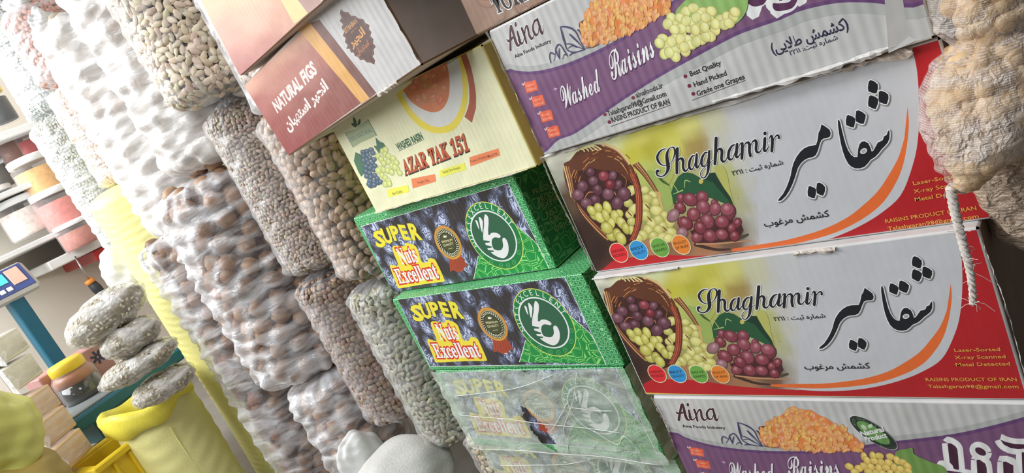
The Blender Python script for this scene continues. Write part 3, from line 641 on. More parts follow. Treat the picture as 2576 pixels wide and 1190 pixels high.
    for t, k in ((nu, n_), (ex, e_)): P.text(N, t, col=(196, 44, 32), off=0.085, cap=mathtxt('E', 'serif'), **k)
    for t, k in ((nu, n_), (ex, e_)): P.text(N, t, col=(248, 240, 232), off=0.012, cap=mathtxt('E', 'serif'), **k)
    P.build('red_edged_lettering', root)
    # medal with ribbon
    P.poly(N, [(1240, 680), (1255, 780), (1262, 870), (1300, 850), (1340, 862), (1375, 885), (1420, 858), (1455, 862), (1460, 800), (1515, 800), (1470, 720), (1412, 630)], (158, 66, 44))
    for i in range(6): P.stroke(N, [(1270 + i * 32, 710 - i * 8, 5), (1290 + i * 36, 850 - i * 6, 4)], (120, 44, 30), w=4)
    c, pr, pt = (1230, 458), (1397, 417), (1122, 220)
    P.ell(N, c, pr, pt, (120, 80, 30), 1.02); P.ell(N, c, pr, pt, (222, 172, 84), rim=(196, 140, 60)); P.ell(N, c, pr, pt, (52, 52, 44), .86); P.ell(N, c, pr, pt, (226, 206, 150), .83); P.ell(N, c, pr, pt, (44, 46, 34), .80)
    C0, A0, B0 = (np.array(q, float) for q in (c, pr, pt)); A0 -= C0; B0 -= C0
    for i in range(34):
        t = math.radians(i * 360 / 34); f = lambda r, d=0: C0 + A0 * r * math.cos(t + d) + B0 * r * math.sin(t + d)
        P.stroke(N, [(*f(.62), 9), (*f(.72, .06), 7), (*f(.76, .1), 4)], (232, 226, 190), n=2)
    P.ell(N, c, pr, pt, (66, 72, 44), .56)
    P.text(N, 'PREMIUM', (1152, 462), (1300, 428), 32, (206, 196, 150), 0.02); P.text(N, 'QUALITY', (1170, 512), (1315, 478), 32, (206, 196, 150), 0.02)
    P.poly(N, [(1170, 385), (1162, 350), (1180, 362), (1182, 345), (1198, 360), (1212, 350), (1210, 380)], (232, 226, 190)); P.stroke(N, [(1240, 545, 6), (1296, 532, 6)], (206, 196, 150))
    P.build('medal_print', root)
f_g1 = Face((-0.9475, 0.625, 0.4665)); w_g1, h_g1 = 0.3520, 0.1360
f_g2 = Face((-0.9220, 0.600, 0.3330)); w_g2, h_g2 = 0.3845, 0.1330
f_g3 = Face((-0.9115, 0.600, 0.1850)); w_g3, h_g3 = 0.3715, 0.1470
f_g4 = Face((-0.9050, 0.610, 0.0400)); w_g4, h_g4 = 0.3700, 0.1430
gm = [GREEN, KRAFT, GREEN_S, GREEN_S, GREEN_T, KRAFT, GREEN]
m2 = match(f_g1, (938, 583), (1285, 571), f_g2, (1036, 776), (1413, 786))
K3 = Z(950, 700, 2.428)
m3 = match(f_g1, (938, 583), (1242, 594), f_g3, K3((475, 650)), K3((1300, 770)))
m4 = match(f_g1, (938, 583), (1242, 594), f_g4, K3((640, 1020)), K3((1480, 1150)))
for nm, f, w, h, m, lb, sd in (('upper', f_g1, w_g1, h_g1, {}, 'top green raisin carton of the column, under the pale yellow carton', 3), ('mid', f_g2, w_g2, h_g2, m2, 'second green raisin carton from the top, resting on the film wrapped one', 4),
                              ('low', f_g3, w_g3, h_g3, m3, 'green raisin carton wrapped in torn milky plastic film', 5), ('bottom', f_g4, w_g4, h_g4, m4, 'lowest green raisin carton, mostly cut off under the film wrapped one', 6)):
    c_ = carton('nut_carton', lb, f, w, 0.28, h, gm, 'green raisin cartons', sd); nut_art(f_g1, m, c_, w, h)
    if nm == 'upper':
        # lettering on the dark side panel
        lay = [0.0]; FS = Face(f.o + np.array([w + 0.0024, 0, 0]), (0, 1, 0)); P = Print(FS, lay); Zs = Z(1160, 500, 5.95); ILL[0] = .5
        for t, a, b in (('PRODUCT', (1344, 492), (1408, 462)), ('PRODUCTION DATE', (1357, 512), (1480, 450)), ('EXPIRY DATE', (1366, 526), (1460, 478)), ('NET WEIGHT', (1378, 546), (1466, 500)), ('GROSS WEIGHT', (1387, 564), (1488, 512)), ('ORIGIN', (1397, 584), (1452, 556))):
            P.text(PX, t, a, b, 15, (104, 128, 92))
        o = P.build('side_lettering', c_); o.matrix_parent_inverse = c_.matrix_world.inverted(); o.matrix_world = FS.mat()
    if nm in ('low', 'bottom'):
        fl = film('torn_wrapping_film_' + nm, 0.34, (0.78, 0.88, 0.78, 1), 0.2, 0.7, 22, (1, 1, 1.6), 0, 0.35, .12)
        r = np.random.default_rng(sd); nx, nz = 130, 56; v = []; fc = []; hole = (0.395, 0.30, 0.055, 0.30)
        for j in range(nz + 1):
            for i in range(nx + 1):
                a, b = i / nx, j / nz; y = -0.0035 - 0.0022 * (1 + math.sin(17 * a + 9 * b) * math.cos(11 * b - 7 * a)) - 0.0012 * math.sin(60 * a + 30 * b)
                v.append((-0.004 + a * (w + 0.008), y - .004 * math.exp(-((a * .9 - .75 + .5 * (b - .5)) / .02) ** 2), -0.002 + b * (h + .004)))
        def inh(i, j):
            a, b = (i + .5) / nx, (j + .5) / nz; u = (a - (0.455 + .10 * (.45 - b))) / .040; q = (b - .30) / .26
            return nm == 'low' and u * u + q * q < 1 + .25 * math.sin(9 * b * 5 + 3 * a * 20)
        for j in range(nz):
            for i in range(nx):
                if not inh(i, j): k = j * (nx + 1) + i; fc.append((k, k + 1, k + nx + 2, k + nx + 1))
        mesh('plastic_wrap', v, fc, fl, c_, True)
        v = []; fc = []
        for j in range(nz + 1):
            for i in range(31):
                a, b = i / 30, j / nz; x = w + .005 + .006 * (1 + math.sin(9 * a + 13 * b)) * math.sin(math.pi * min(1, a * 1.1)) + .012 * math.exp(-((b - .2 - .5 * a) / .1) ** 2) * a
                v.append((x, -0.004 + a * .285, -0.002 + b * (h + .004)))
        for j in range(nz):
            for i in range(30): k = j * 31 + i; fc.append((k, k + 1, k + 32, k + 31))
        mesh('plastic_wrap', v, fc, fl, c_, True)
        GL = film('wrap_crease', 0.75, (0.93, 0.97, 0.93, 1), 0.2, 0.2)
        t_ = MB()
        for pts in ([(.03, .105), (.16, .118), (.26, .143)], [(.018, .068), (.12, .063), (.24, .056), (.33, .050)], [(.30, .145), (.27, .10), (.235, .06), (.225, .045), (.22, .02), (.205, .004)], [(.2, .045), (.225, .066), (.26, .098)], [(.02, .0), (.1, .003), (.25, .006), (.368, .002)],
                    [(.262, .088), (.30, .085), (.33, .086)], [(.28, .05), (.31, .03), (.33, .045), (.345, .02)]):
            t_.tube([(x, -0.0085 - .001 * math.sin(40 * x), z) for x, z in [tuple(p) for p in spline(pts, 5)]], .0005, 5)
        t_.build('plastic_crease', GL, c_, True)['kind'] = 'stuff'

# ---- purple cartons
def purple_art(ref, ref2, m1, m2, root, w, h):
    """m1 carries art traced on the upper carton, m2 art traced on the lower one"""
    lay = [0.0001]; cl = (0.001, w - 0.001, 0.001, h - 0.001); ILL[0] = 0.60
    P = Print(ref, lay, clip=cl, **m1); Q = Print(ref2, lay, clip=cl, **m2)
    A1, WW, RR, Z4, A2, NP = Z(1260, 0, 5.95), Z(1380, 100, 5.95), Z(1850, 0, 5.95), Z(1200, 0, 1.984), Z(1640, 1000, 6.264), Z(2100, 1000, 5.412)
    # band: the lower edge rises to the right over the white field
    top = [(1620, 1094), (1699, 1089), (1720, 1100), (1768, 1115), (1832, 1126), (1911, 1133), (2000, 1135), (2100, 1132), (2174, 1122), (2215, 1115), (2377, 1096), (2470, 1078), (2576, 1050), (2700, 1015)]
    topl = [tuple(Q.f.loc(*p) * Q.k + np.array([Q.dx, Q.dz])) for p in spline([(1600, 1080), (1699, 1089), (1720, 1099), (1768, 1115), (1832, 1127), (1911, 1134), (2000, 1136), (2100, 1131), (2215, 1115), (2377, 1096), (2470, 1078), (2576, 1050), (2700, 1012)], 4)]
    bot = [tuple(P.f.loc(*p) * P.k + np.array([P.dx, P.dz])) for p in spline([(1340, 400), (1376, 380), (1405, 352), (1452, 333), (1553, 262), (1654, 197), (1755, 141), (1850, 91), (1905, 70), (1968, 48), (2015, 17 + 10), (2102, 8), (2170, 6), (2220, 10), (2290, 22)], 4)]
    R = Print(ref, lay, clip=cl)
    def band(col, dt, db):
        n = 60; xs = np.linspace(0.001, w - .001, n); tx = np.array(topl); bx = np.array(bot)
        zt = np.interp(xs, tx[:, 0], tx[:, 1]) + dt; zb = np.interp(xs, bx[:, 0], bx[:, 1]) + db
        zb = np.minimum(zb, zt); v = [(x, z) for x, z in zip(xs, zt)] + [(x, z) for x, z in zip(xs, zb)]
        R.raw(v, [(i, i + 1, n + i + 1, n + i) for i in range(n - 1)], rgb(*col, ill=ILL[0]))
    band((146, 148, 146), .0062, -.0085); band((84, 54, 94), .0005, 0)
    band((100, 68, 98), -.003, .003); R.build('purple_band', root, INK_F)
    for p, dark in ((Q, 0),):
        # outlined calligraphy
        big = [[(1535, 620), (1585, 625), (1640, 660), (1668, 700), (1680, 800), (1700, 1100), (1590, 1100), (1560, 850)], [(1985 + 75 * math.cos(a) + 10 * math.sin(a), 735 + 55 * math.sin(a) + 20 * math.cos(a)) for a in np.linspace(0, 6.28, 14)[:-1]],
               [(1930, 850), (1970, 845), (2050, 900), (2068, 960), (2080, 1200), (1950, 1200)], [(2290, 875), (2330, 870), (2430, 925), (2440, 1200), (2305, 1200)], [(2250, 570), (2330, 605), (2450, 632), (2640, 640), (2640, 690), (2500, 700), (2400, 690), (2300, 640)], [(2545, 745), (2640, 745), (2660, 1200), (2560, 1200)]]
        for q in big: Q.stroke(NP, q, (206, 204, 200), n=3, closed=True, w=150)
        for q in big: Q.poly(NP, q, (58, 28, 48))
    P.stroke(RR, [(120, -80, 220), (160, 20, 220), (300, 30, 220), (440, -60, 200)], (206, 216, 222), w=200); P.stroke(RR, [(560, 60, 220), (640, 110, 200), (800, 80, 200), (900, -60, 190)], (206, 216, 222), w=200)
    P.poly(RR, [(168, 5), (470, -60), (430, 55), (350, 88), (290, 98), (215, 70)], (72, 34, 66), True); P.poly(RR, [(565, 50), (640, 50), (800, 30), (880, -60), (935, -30), (870, 105), (740, 155), (620, 165), (565, 120)], (72, 34, 66), True)
    P.build('outlined_calligraphy', root, INK_F); Q.build('outlined_calligraphy', root, INK_F)
    # brand script, traced on the lower carton
    S = [[(375, 220, 10), (400, 245, 26), (440, 250, 36), (490, 235, 26)], [(425, 350, 44), (432, 300, 44), (450, 200, 40), (465, 130, 40), (480, 105, 34), (500, 160, 40), (515, 230, 44), (535, 300, 44), (560, 345, 36), (600, 350, 20), (625, 300, 12)],
         [(565, 105, 40), (568, 122, 40)], [(580, 200, 30), (595, 260, 38), (600, 310, 40), (625, 345, 32), (660, 345, 18), (690, 300, 12)], [(665, 190, 34), (690, 250, 36), (710, 330, 36), (720, 370, 30)], [(700, 300, 12), (725, 220, 24), (755, 190, 30), (775, 230, 36), (785, 300, 38), (815, 350, 34), (850, 350, 20), (880, 310, 12)],
         [(960, 190, 24), (910, 185, 30), (870, 230, 34), (870, 290, 36), (905, 340, 32), (950, 330, 20), (975, 260, 14)], [(960, 180, 34), (985, 260, 38), (1000, 330, 40), (1025, 360, 30), (1045, 320, 14), (1045, 270, 8)]]
    for q in S: Q.stroke(A2, q, (236, 234, 230), 8)
    for q in S: Q.stroke(A2, q, (58, 30, 36))
    Q.build('script_lettering', root, INK_F)
    Q.text(A2, 'Aina Foods Industry', (488, 468), (1158, 500), 44, (40, 28, 30), 0.02); Q.build('small_lettering', root, INK_F)
    for t, a, b in (('Best Quality', (1738, 192), (1815, 163)), ('Hand Picked', (1748, 219), (1829, 189)), ('Grade one Grapes', (1755, 242), (1874, 198)), ('ainafoods.ir', (1602, 246), (1669, 220)), ('Talashgaran98@Gmail.com', (1531, 292), (1677, 241)), ('RAISINS PRODUCT OF IRAN', (1541, 308), (1686, 261))):
        P.text(PX, t, a, b, 12.5, (30, 24, 30), 0.02); P.build('text_line', root, INK_F)
    for x, y in ((1724, 192), (1734, 216), (1744, 236), (1593, 246), (1522, 288), (1533, 307)): P.ell(PX, (x, y), (x + 4.5, y - 1.5), (x - 1.6, y - 4.5), (96, 30, 48), n=14)
    P.build('bullet_points', root, INK_F)
    P.stroke(PX, [(1742, 252, 1.3), (1875, 202, 1.3)], (60, 40, 50)); P.stroke(PX, [(1537, 318, 1.3), (1687, 264, 1.3)], (60, 40, 50))
    P.build('underlines', root, INK_F)
    P.text(RR, persian('(کشمش طلایی)'), (560, 800), (1700, 420), 150, (34, 32, 58), 0.018)
    P.build('small_lettering', root, INK_F)
    P.text(RR, persian('شماره ثبت: ۲۲۱۱'), (820, 830), (1535, 590), 70, (40, 38, 60), 0.01)
    P.build('small_lettering', root, INK_F)
    P.text(WW, mathtxt('Washed', 'script'), (240, 1030), (815, 745), 250, (64, 28, 66), 0.03, cap=mathtxt('W', 'script'), ptop=(140, 720), shift=(6, 8))
    P.text(WW, mathtxt('Raisins', 'script'), (960, 610), (1600, 240), 250, (64, 28, 66), 0.03, cap=mathtxt('W', 'script'), ptop=(850, 222), shift=(6, 8))
    P.text(WW, mathtxt('Washed', 'script'), (240, 1030), (815, 745), 250, (236, 218, 238), 0.006, cap=mathtxt('W', 'script'), ptop=(140, 720)); P.text(WW, mathtxt('Raisins', 'script'), (960, 610), (1600, 240), 250, (236, 218, 238), 0.006, cap=mathtxt('W', 'script'), ptop=(850, 222))
    P.build('script_lettering', root, INK_F)
    # orange check boxes
    for i, (x, y, a, b) in enumerate(((262, 435, 'Double', 'Washed'), (298, 508, 'Laser', 'Sorted'), (340, 582, 'X-ray', 'Scanned'), (374, 660, 'Metal', 'Detected'))):
        P.poly(Z4, [(x - 30, y - 22), (x + 30, y - 36), (x + 44, y + 14), (x - 14, y + 30)], (192, 84, 58))
        P.text(Z4, a, (x - 16, y + 0), (x + 24, y - 11), 14, (224, 150, 130)); P.text(Z4, b, (x - 12, y + 21), (x + 34, y + 9), 14, (224, 150, 130))
        P.stroke(Z4, [(x - 36, y - 18, 4), (x - 31, y - 10, 4), (x - 24, y - 26, 3)], (236, 220, 226), n=2)
        P.build('check_badge', root, INK_F)
    P.poly(Z4, [(386, 435), (393, 440), (404, 440), (394, 446), (396, 456), (389, 447), (380, 445), (388, 441)], (170, 140, 176))
    # raisin heap in a basket
    rr = random.Random(5); heap = [(1690, 560), (1760, 470), (1880, 360), (1950, 330), (2080, 250), (2200, 180), (2350, 200), (2500, 190), (2620, 270), (2760, 330), (2900, 430), (3040, 480), (3100, 560), (3230, 640), (3330, 760), (3300, 830), (2900, 850), (2500, 850), (2050, 790), (1850, 770), (1720, 700)]
    Q.poly(A2, [(1680, 480), (1720, 450), (1850, 455), (1800, 520), (1720, 560)], (92, 52, 36), True)
    for i in range(9): Q.stroke(A2, [(1700 + i * 8, 600 + i * 20, 14), (1820 + i * 10, 630 + i * 20, 12), (2000, 680 + i * 14, 12)], rr.choice([(150, 96, 62), (206, 160, 110), (84, 52, 38), (184, 130, 84)]), n=3)
    Q.poly(A2, heap, (190, 112, 58))
    from mathutils import geometry as ge
    pts = []
    while len(pts) < 260:
        x, y = rr.uniform(1680, 3320), rr.uniform(180, 850); ins = False
        for k in range(len(heap)):
            (x1, y1), (x2, y2) = heap[k], heap[k - 1]
            if (y1 > y) != (y2 > y) and x < (x2 - x1) * (y - y1) / (y2 - y1) + x1: ins = not ins
        if ins: pts.append((y, x))
    pts.sort()
    for y, x in pts: Q.grape(A2, x, y, rr.uniform(44, 62), rr.uniform(26, 36), rr.uniform(0, 180), (rr.randint(204, 226), rr.randint(132, 160), rr.randint(76, 100)), rim=.8, hi=.18)
    Q.build('raisin_heap_picture', root, INK_F)
    # leaf sketches
    ink = (52, 50, 86)
    for q in ([(1350, 390, 12), (1365, 450, 22), (1380, 520, 30), (1400, 590, 22), (1410, 640, 14), (1450, 690, 12), (1560, 740, 14), (1740, 765, 12)], [(1350, 390, 12), (1420, 410, 14), (1490, 440, 20), (1560, 480, 18), (1620, 540, 16), (1660, 620, 14), (1740, 765, 10)], [(1500, 520, 14), (1560, 580, 22), (1640, 660, 12), (1720, 750, 8)], [(1410, 600, 10), (1500, 630, 12), (1600, 690, 10), (1720, 755, 8)], [(1440, 660, 8), (1520, 655, 10), (1600, 700, 8)],
              [(1110, 715, 14), (1100, 650, 16), (1120, 610, 14), (1160, 625, 14), (1190, 650, 10)], [(1170, 710, 10), (1210, 650, 12), (1230, 590, 16), (1285, 565, 16), (1330, 600, 14), (1370, 660, 16), (1420, 740, 12)], [(1270, 720, 12), (1280, 650, 18), (1290, 610, 10)], [(1230, 620, 10), (1250, 680, 14), (1275, 720, 8)], [(1330, 740, 10), (1360, 705, 12), (1400, 720, 8)], [(1460, 745, 12), (1500, 735, 16), (1560, 745, 10)], [(1650, 520, 16), (1680, 540, 20), (1700, 580, 10)]):
        Q.stroke(A2, q, ink)
    Q.build('leaf_sketch', root, INK_F)
    # green seal
    c, pr, pt = (520, 475), (760, 480), (390, 255)
    Q.ell(NP, (524, 475), (800, 560), (350, 262), (228, 228, 224), 1.02); Q.ell(NP, (524, 475), (800, 560), (350, 262), (34, 44, 36)); Q.ell(NP, (524, 475), (800, 560), (350, 262), (88, 128, 70), .70)
    Q.arc_text(NP, 'BEST QUALITY', (524, 475), (800, 560), (350, 262), .77, 165, 40, .12, (112, 132, 104)); Q.arc_text(NP, 'BEST QUALITY', (524, 475), (800, 560), (350, 262), .86, -150, -40, .12, (84, 96, 84))
    Q.grape(NP, 395, 400, 52, 30, 35, (152, 172, 138), rim=.9, hi=.2); Q.grape(NP, 485, 385, 36, 28, -20, (172, 190, 160), rim=.9, hi=.2)
    Q.text(NP, 'Natural', (368, 522), (672, 456), 66, (222, 220, 210), 0.035); Q.text(NP, 'Product', (425, 596), (715, 536), 66, (222, 220, 210), 0.035)
    Q.build('green_seal', root, INK_F)
    # pale grapes with a leaf
    if m1 == {}: P.poly(PX, [(1700, 30), (1760, -20), (1870, -40), (1880, 20), (1850, 60), (1790, 70), (1720, 80)], (118, 152, 84), True); P.v and P.build('leaf_picture', root, INK_F)
    for x, y in [(1668, 97), (1680, 115), (1672, 135), (1700, 125), (1690, 45), (1705, 60), (1725, 30), (1745, 20), (1770, 30), (1715, 85), (1735, 70), (1740, 55), (1762, 58), (1760, 38), (1785, 50), (1790, 28), (1800, 75), (1775, 80), (1750, 92), (1730, 100), (1715, 112), (1700, 95), (1740, 112), (1765, 100), (1788, 92), (1812, 50), (1830, 42), (1845, 42), (1822, 62), (1835, 58), (1700, 142), (1725, 128), (1680, 60), (1850, 30), (1712, 45), (1660, 108), (1690, 104), (1684, 132), (1712, 98), (1722, 118), (1752, 104), (1776, 92), (1750, 75), (1772, 68), (1726, 52), (1752, 44), (1800, 60), (1776, 44), (1714, 72), (1698, 74)]:
        if m1 == {}: P.grape(PX, x, y, 15, 13, rr.uniform(0, 90), (202 + rr.randint(-8, 8), 196, 124), rim=.72, hi=.3)
    if P.v: P.build('pale_grape_picture', root, INK_F)
    if m2 == {}: Q.poly(NP, [(820, 770), (1000, 690), (1060, 690), (1090, 770), (1300, 870), (1500, 960), (1520, 1200), (900, 1200)], (96, 128, 66), True); Q.v and Q.build('leaf_picture', root, INK_F)
    for x, y in [(200, 935), (400, 800), (520, 790), (610, 790), (760, 800), (850, 850), (930, 880), (990, 930), (440, 850), (540, 860), (640, 880), (740, 880), (330, 960), (400, 930), (500, 940), (600, 960), (700, 950), (810, 950), (900, 970), (1000, 1000), (280, 1010), (460, 1010), (560, 1030), (660, 1030), (760, 1030), (860, 1040), (960, 1060)]:
        if m2 == {}: Q.grape(NP, x, y, 66, 46, rr.uniform(10, 70), (204, 172, 90), rim=.75, hi=.2)
    if Q.v: Q.build('pale_grape_picture', root, INK_F)
f_a1 = Face((-0.4915, 0.5720, 0.6225)); w_a1, h_a1 = 0.3720, 0.1395
f_a2 = Face((-0.4900, 0.5670, 0.1537)); w_a2, h_a2 = 0.3750, 0.1590
a21 = match(f_a2, (1704.6, 1056.7), (1983, 1169), f_a1, (1287.7, 139.5), (1528.7, 147))
a12 = match(f_a1, (1287.7, 139.5), (1528.7, 147), f_a2, (1704.6, 1056.7), (1983, 1169))
pm = [WHITE_F, KRAFT, KRAFT_D, KRAFT, WHITE_B, KRAFT, WHITE_B]
a1 = carton('raisin_carton', 'upper purple and white raisin carton, resting on the torn red and white one', f_a1, w_a1, 0.27, h_a1, pm, 'purple and white raisin cartons', 7)
purple_art(f_a1, f_a2, {}, a21, a1, w_a1, h_a1)
a2 = carton('raisin_carton', 'lower purple and white raisin carton at the foot of the red stack, with green seal', f_a2, w_a2, 0.27, h_a2, pm, 'purple and white raisin cartons', 8)
purple_art(f_a1, f_a2, a12, {}, a2, w_a2, h_a2)

# ---- the brown photo carton above
f_tk = Face((-0.5080, 0.5720, 0.7630)); tk = carton('brown_photo_carton', 'brown carton with dried fruit photo, cut off above the upper purple carton', f_tk, 0.34, 0.26, 0.15, [board('brown_fig_photo_board', rgb(132, 106, 90, .6), 0.45, .1), KRAFT, KRAFT_D, KRAFT_D, KRAFT, KRAFT])
P = Print(f_tk, [0.0001], clip=(0.001, .339, .001, .149)); ILL[0] = .6; A1 = Z(1260, 0, 5.95); rr = random.Random(4)
for i in range(26): P.grape(PX, rr.uniform(1200, 1440), rr.uniform(-120, 80), rr.uniform(16, 30), rr.uniform(14, 22), rr.uniform(0, 180), (138 + rr.randint(-12, 10), 108, 92), rim=.8, hi=.12)
P.build('dried_fruit_picture', tk)
P.text(PX, mathtxt('TORK', 'serif'), (1249, 35), (1345, -9), 42, (206, 200, 196), 0.05, cap=mathtxt('T', 'serif')); P.text(PX, mathtxt('TORK', 'serif'), (1249, 35), (1345, -9), 42, (36, 32, 32), 0.01, cap=mathtxt('T', 'serif')); P.build('lettering', tk)

# ---- pale yellow carton
f_az = Face((-0.8640, 0.6100, 0.6035)); w_az, h_az = 0.3240, 0.1500
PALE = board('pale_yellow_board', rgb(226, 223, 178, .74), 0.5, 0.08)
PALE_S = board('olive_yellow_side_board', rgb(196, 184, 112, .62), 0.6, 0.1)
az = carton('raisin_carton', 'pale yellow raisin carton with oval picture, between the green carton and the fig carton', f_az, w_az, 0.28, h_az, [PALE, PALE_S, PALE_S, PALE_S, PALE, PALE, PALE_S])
P = Print(f_az, [0.0001], clip=(0.001, w_az - .001, .001, h_az - .001)); ILL[0] = .82; Z1, K = Z(850, 0, 1.983), Z(860, 280, 4.958); rr = random.Random(8)
P.poly(Z1, spline([(290, 470), (340, 560), (400, 625), (460, 658), (520, 665), (580, 645), (620, 590), (642, 520), (648, 430), (640, 330), (612, 235), (560, 120)], 5) + [(300, 120)], (222, 204, 70))
P.poly(Z1, spline([(320, 470), (370, 550), (420, 600), (470, 628), (520, 632), (570, 608), (605, 550), (622, 480), (620, 400), (606, 310), (575, 240), (540, 120)], 5) + [(300, 120)], (206, 208, 204))
P.poly(Z1, spline([(325, 450), (360, 500), (400, 532), (440, 552), (480, 560), (520, 545), (548, 500), (558, 440), (554, 370), (540, 300), (520, 200)], 5) + [(330, 200)], (196, 116, 72))
for i in range(40): P.grape(Z1, *((lambda x, y: (x, y))(rr.uniform(370, 530), rr.uniform(300, 520))), rr.uniform(16, 28), rr.uniform(12, 18), rr.uniform(0, 180), (204 + rr.randint(-14, 10), 124 + rr.randint(-14, 14), 80), rim=.86, hi=.12)
P.poly(Z1, spline([(540, 130), (592, 240), (620, 300), (650, 400), (655, 510), (632, 582)], 4) + [(668, 612)] + spline([(688, 540), (686, 450), (662, 330), (625, 230), (590, 130)], 4), (164, 84, 58))
P.build('oval_picture', az)
P.text(K, 'WASHED RAISIN', (708, 488), (1018, 342), 0, (34, 92, 62), 0.03, ptop=(668, 412)); P.stroke(K, [(712, 498, 5), (1025, 352, 5)], (44, 82, 60)); P.build('green_lettering', az)
at_ = mathtxt('AZAR TAK 151', 'serif'); P.text(Z1, at_, (336, 872), (655, 748), 0, (52, 44, 40), 0.035, ptop=(314, 800), shift=(3, 5), cap=mathtxt('A', 'serif')); P.text(Z1, at_, (336, 872), (655, 748), 0, (182, 84, 52), 0.02, ptop=(314, 800), cap=mathtxt('A', 'serif')); P.build('brand_lettering', az)
for q, c_, t, a, b in (([(245, 945), (350, 922), (356, 958), (252, 985)], (232, 222, 90), 'Best Quality', (276, 972), (324, 958)), ([(366, 892), (484, 868), (490, 905), (374, 940)], (222, 130, 88), 'Weight: 10kg', (400, 918), (456, 903)), ([(505, 850), (632, 812), (638, 846), (512, 885)], (232, 222, 90), 'Grade One Grapes', (526, 866), (612, 840)), ([(655, 785), (800, 740), (810, 775), (662, 830)], (222, 130, 88), 'Product Of IRAN-MALAYER', (664, 812), (800, 772))):
    P.poly(Z1, q, c_); P.text(Z1, t, a, b, 13, (120, 60, 44) if c_[0] < 230 else (70, 72, 40), 0.01)
    P.build('pill_badge', az)
P.poly(K, [(40, 265), (180, 215), (250, 155), (325, 98), (432, 300), (330, 350), (230, 395), (145, 450)], (158, 172, 136)); P.stroke(K, [(325, 98, 5), (434, 300, 5)], (50, 70, 60)); P.stroke(K, [(40, 265, 5), (142, 450, 5)], (60, 72, 60))
P.text(K, '100% NATURAL', (108, 385), (388, 250), 56, (112, 134, 122), .02)
for q in ([(140, 72), (175, 110), (190, 195), (150, 150)], [(228, 95), (232, 150), (195, 180), (205, 120)], [(118, 145), (160, 160), (178, 200), (140, 185)]): P.poly(K, q, (62, 88, 70), True)
P.build('natural_badge', az)
P.poly(K, [(170, 510), (240, 540), (300, 620), (300, 760), (240, 815), (200, 740), (150, 620)], (70, 112, 84)); P.poly(K, [(420, 325), (470, 375), (520, 395), (575, 480), (520, 500), (460, 520), (395, 430), (435, 430)], (70, 108, 88))
for x, y in [(265, 510), (310, 500), (365, 480), (385, 520), (270, 560), (320, 550), (270, 615), (310, 605), (350, 580), (400, 600), (330, 650), (380, 650), (410, 680), (300, 690), (350, 710), (400, 730), (300, 750), (345, 770), (310, 810), (360, 820), (410, 800), (440, 840), (350, 870), (400, 880), (450, 890), (480, 880), (360, 930), (340, 910), (400, 920)]: P.grape(K, x, y, 36, 32, 30, (84, 104, 124), rim=.6, hi=.35)
for x, y in [(510, 500), (545, 480), (540, 540), (450, 560), (490, 600), (580, 560), (640, 590), (520, 650), (580, 630), (620, 680), (480, 720), (450, 740), (520, 730), (570, 740), (620, 760), (680, 640), (690, 720), (720, 770), (500, 800), (540, 830), (580, 870), (540, 910), (590, 905), (660, 700)]: P.grape(K, x, y, 44, 34, 60, (202, 212, 132), rim=.78, hi=.25)
P.build('grape_picture', az)

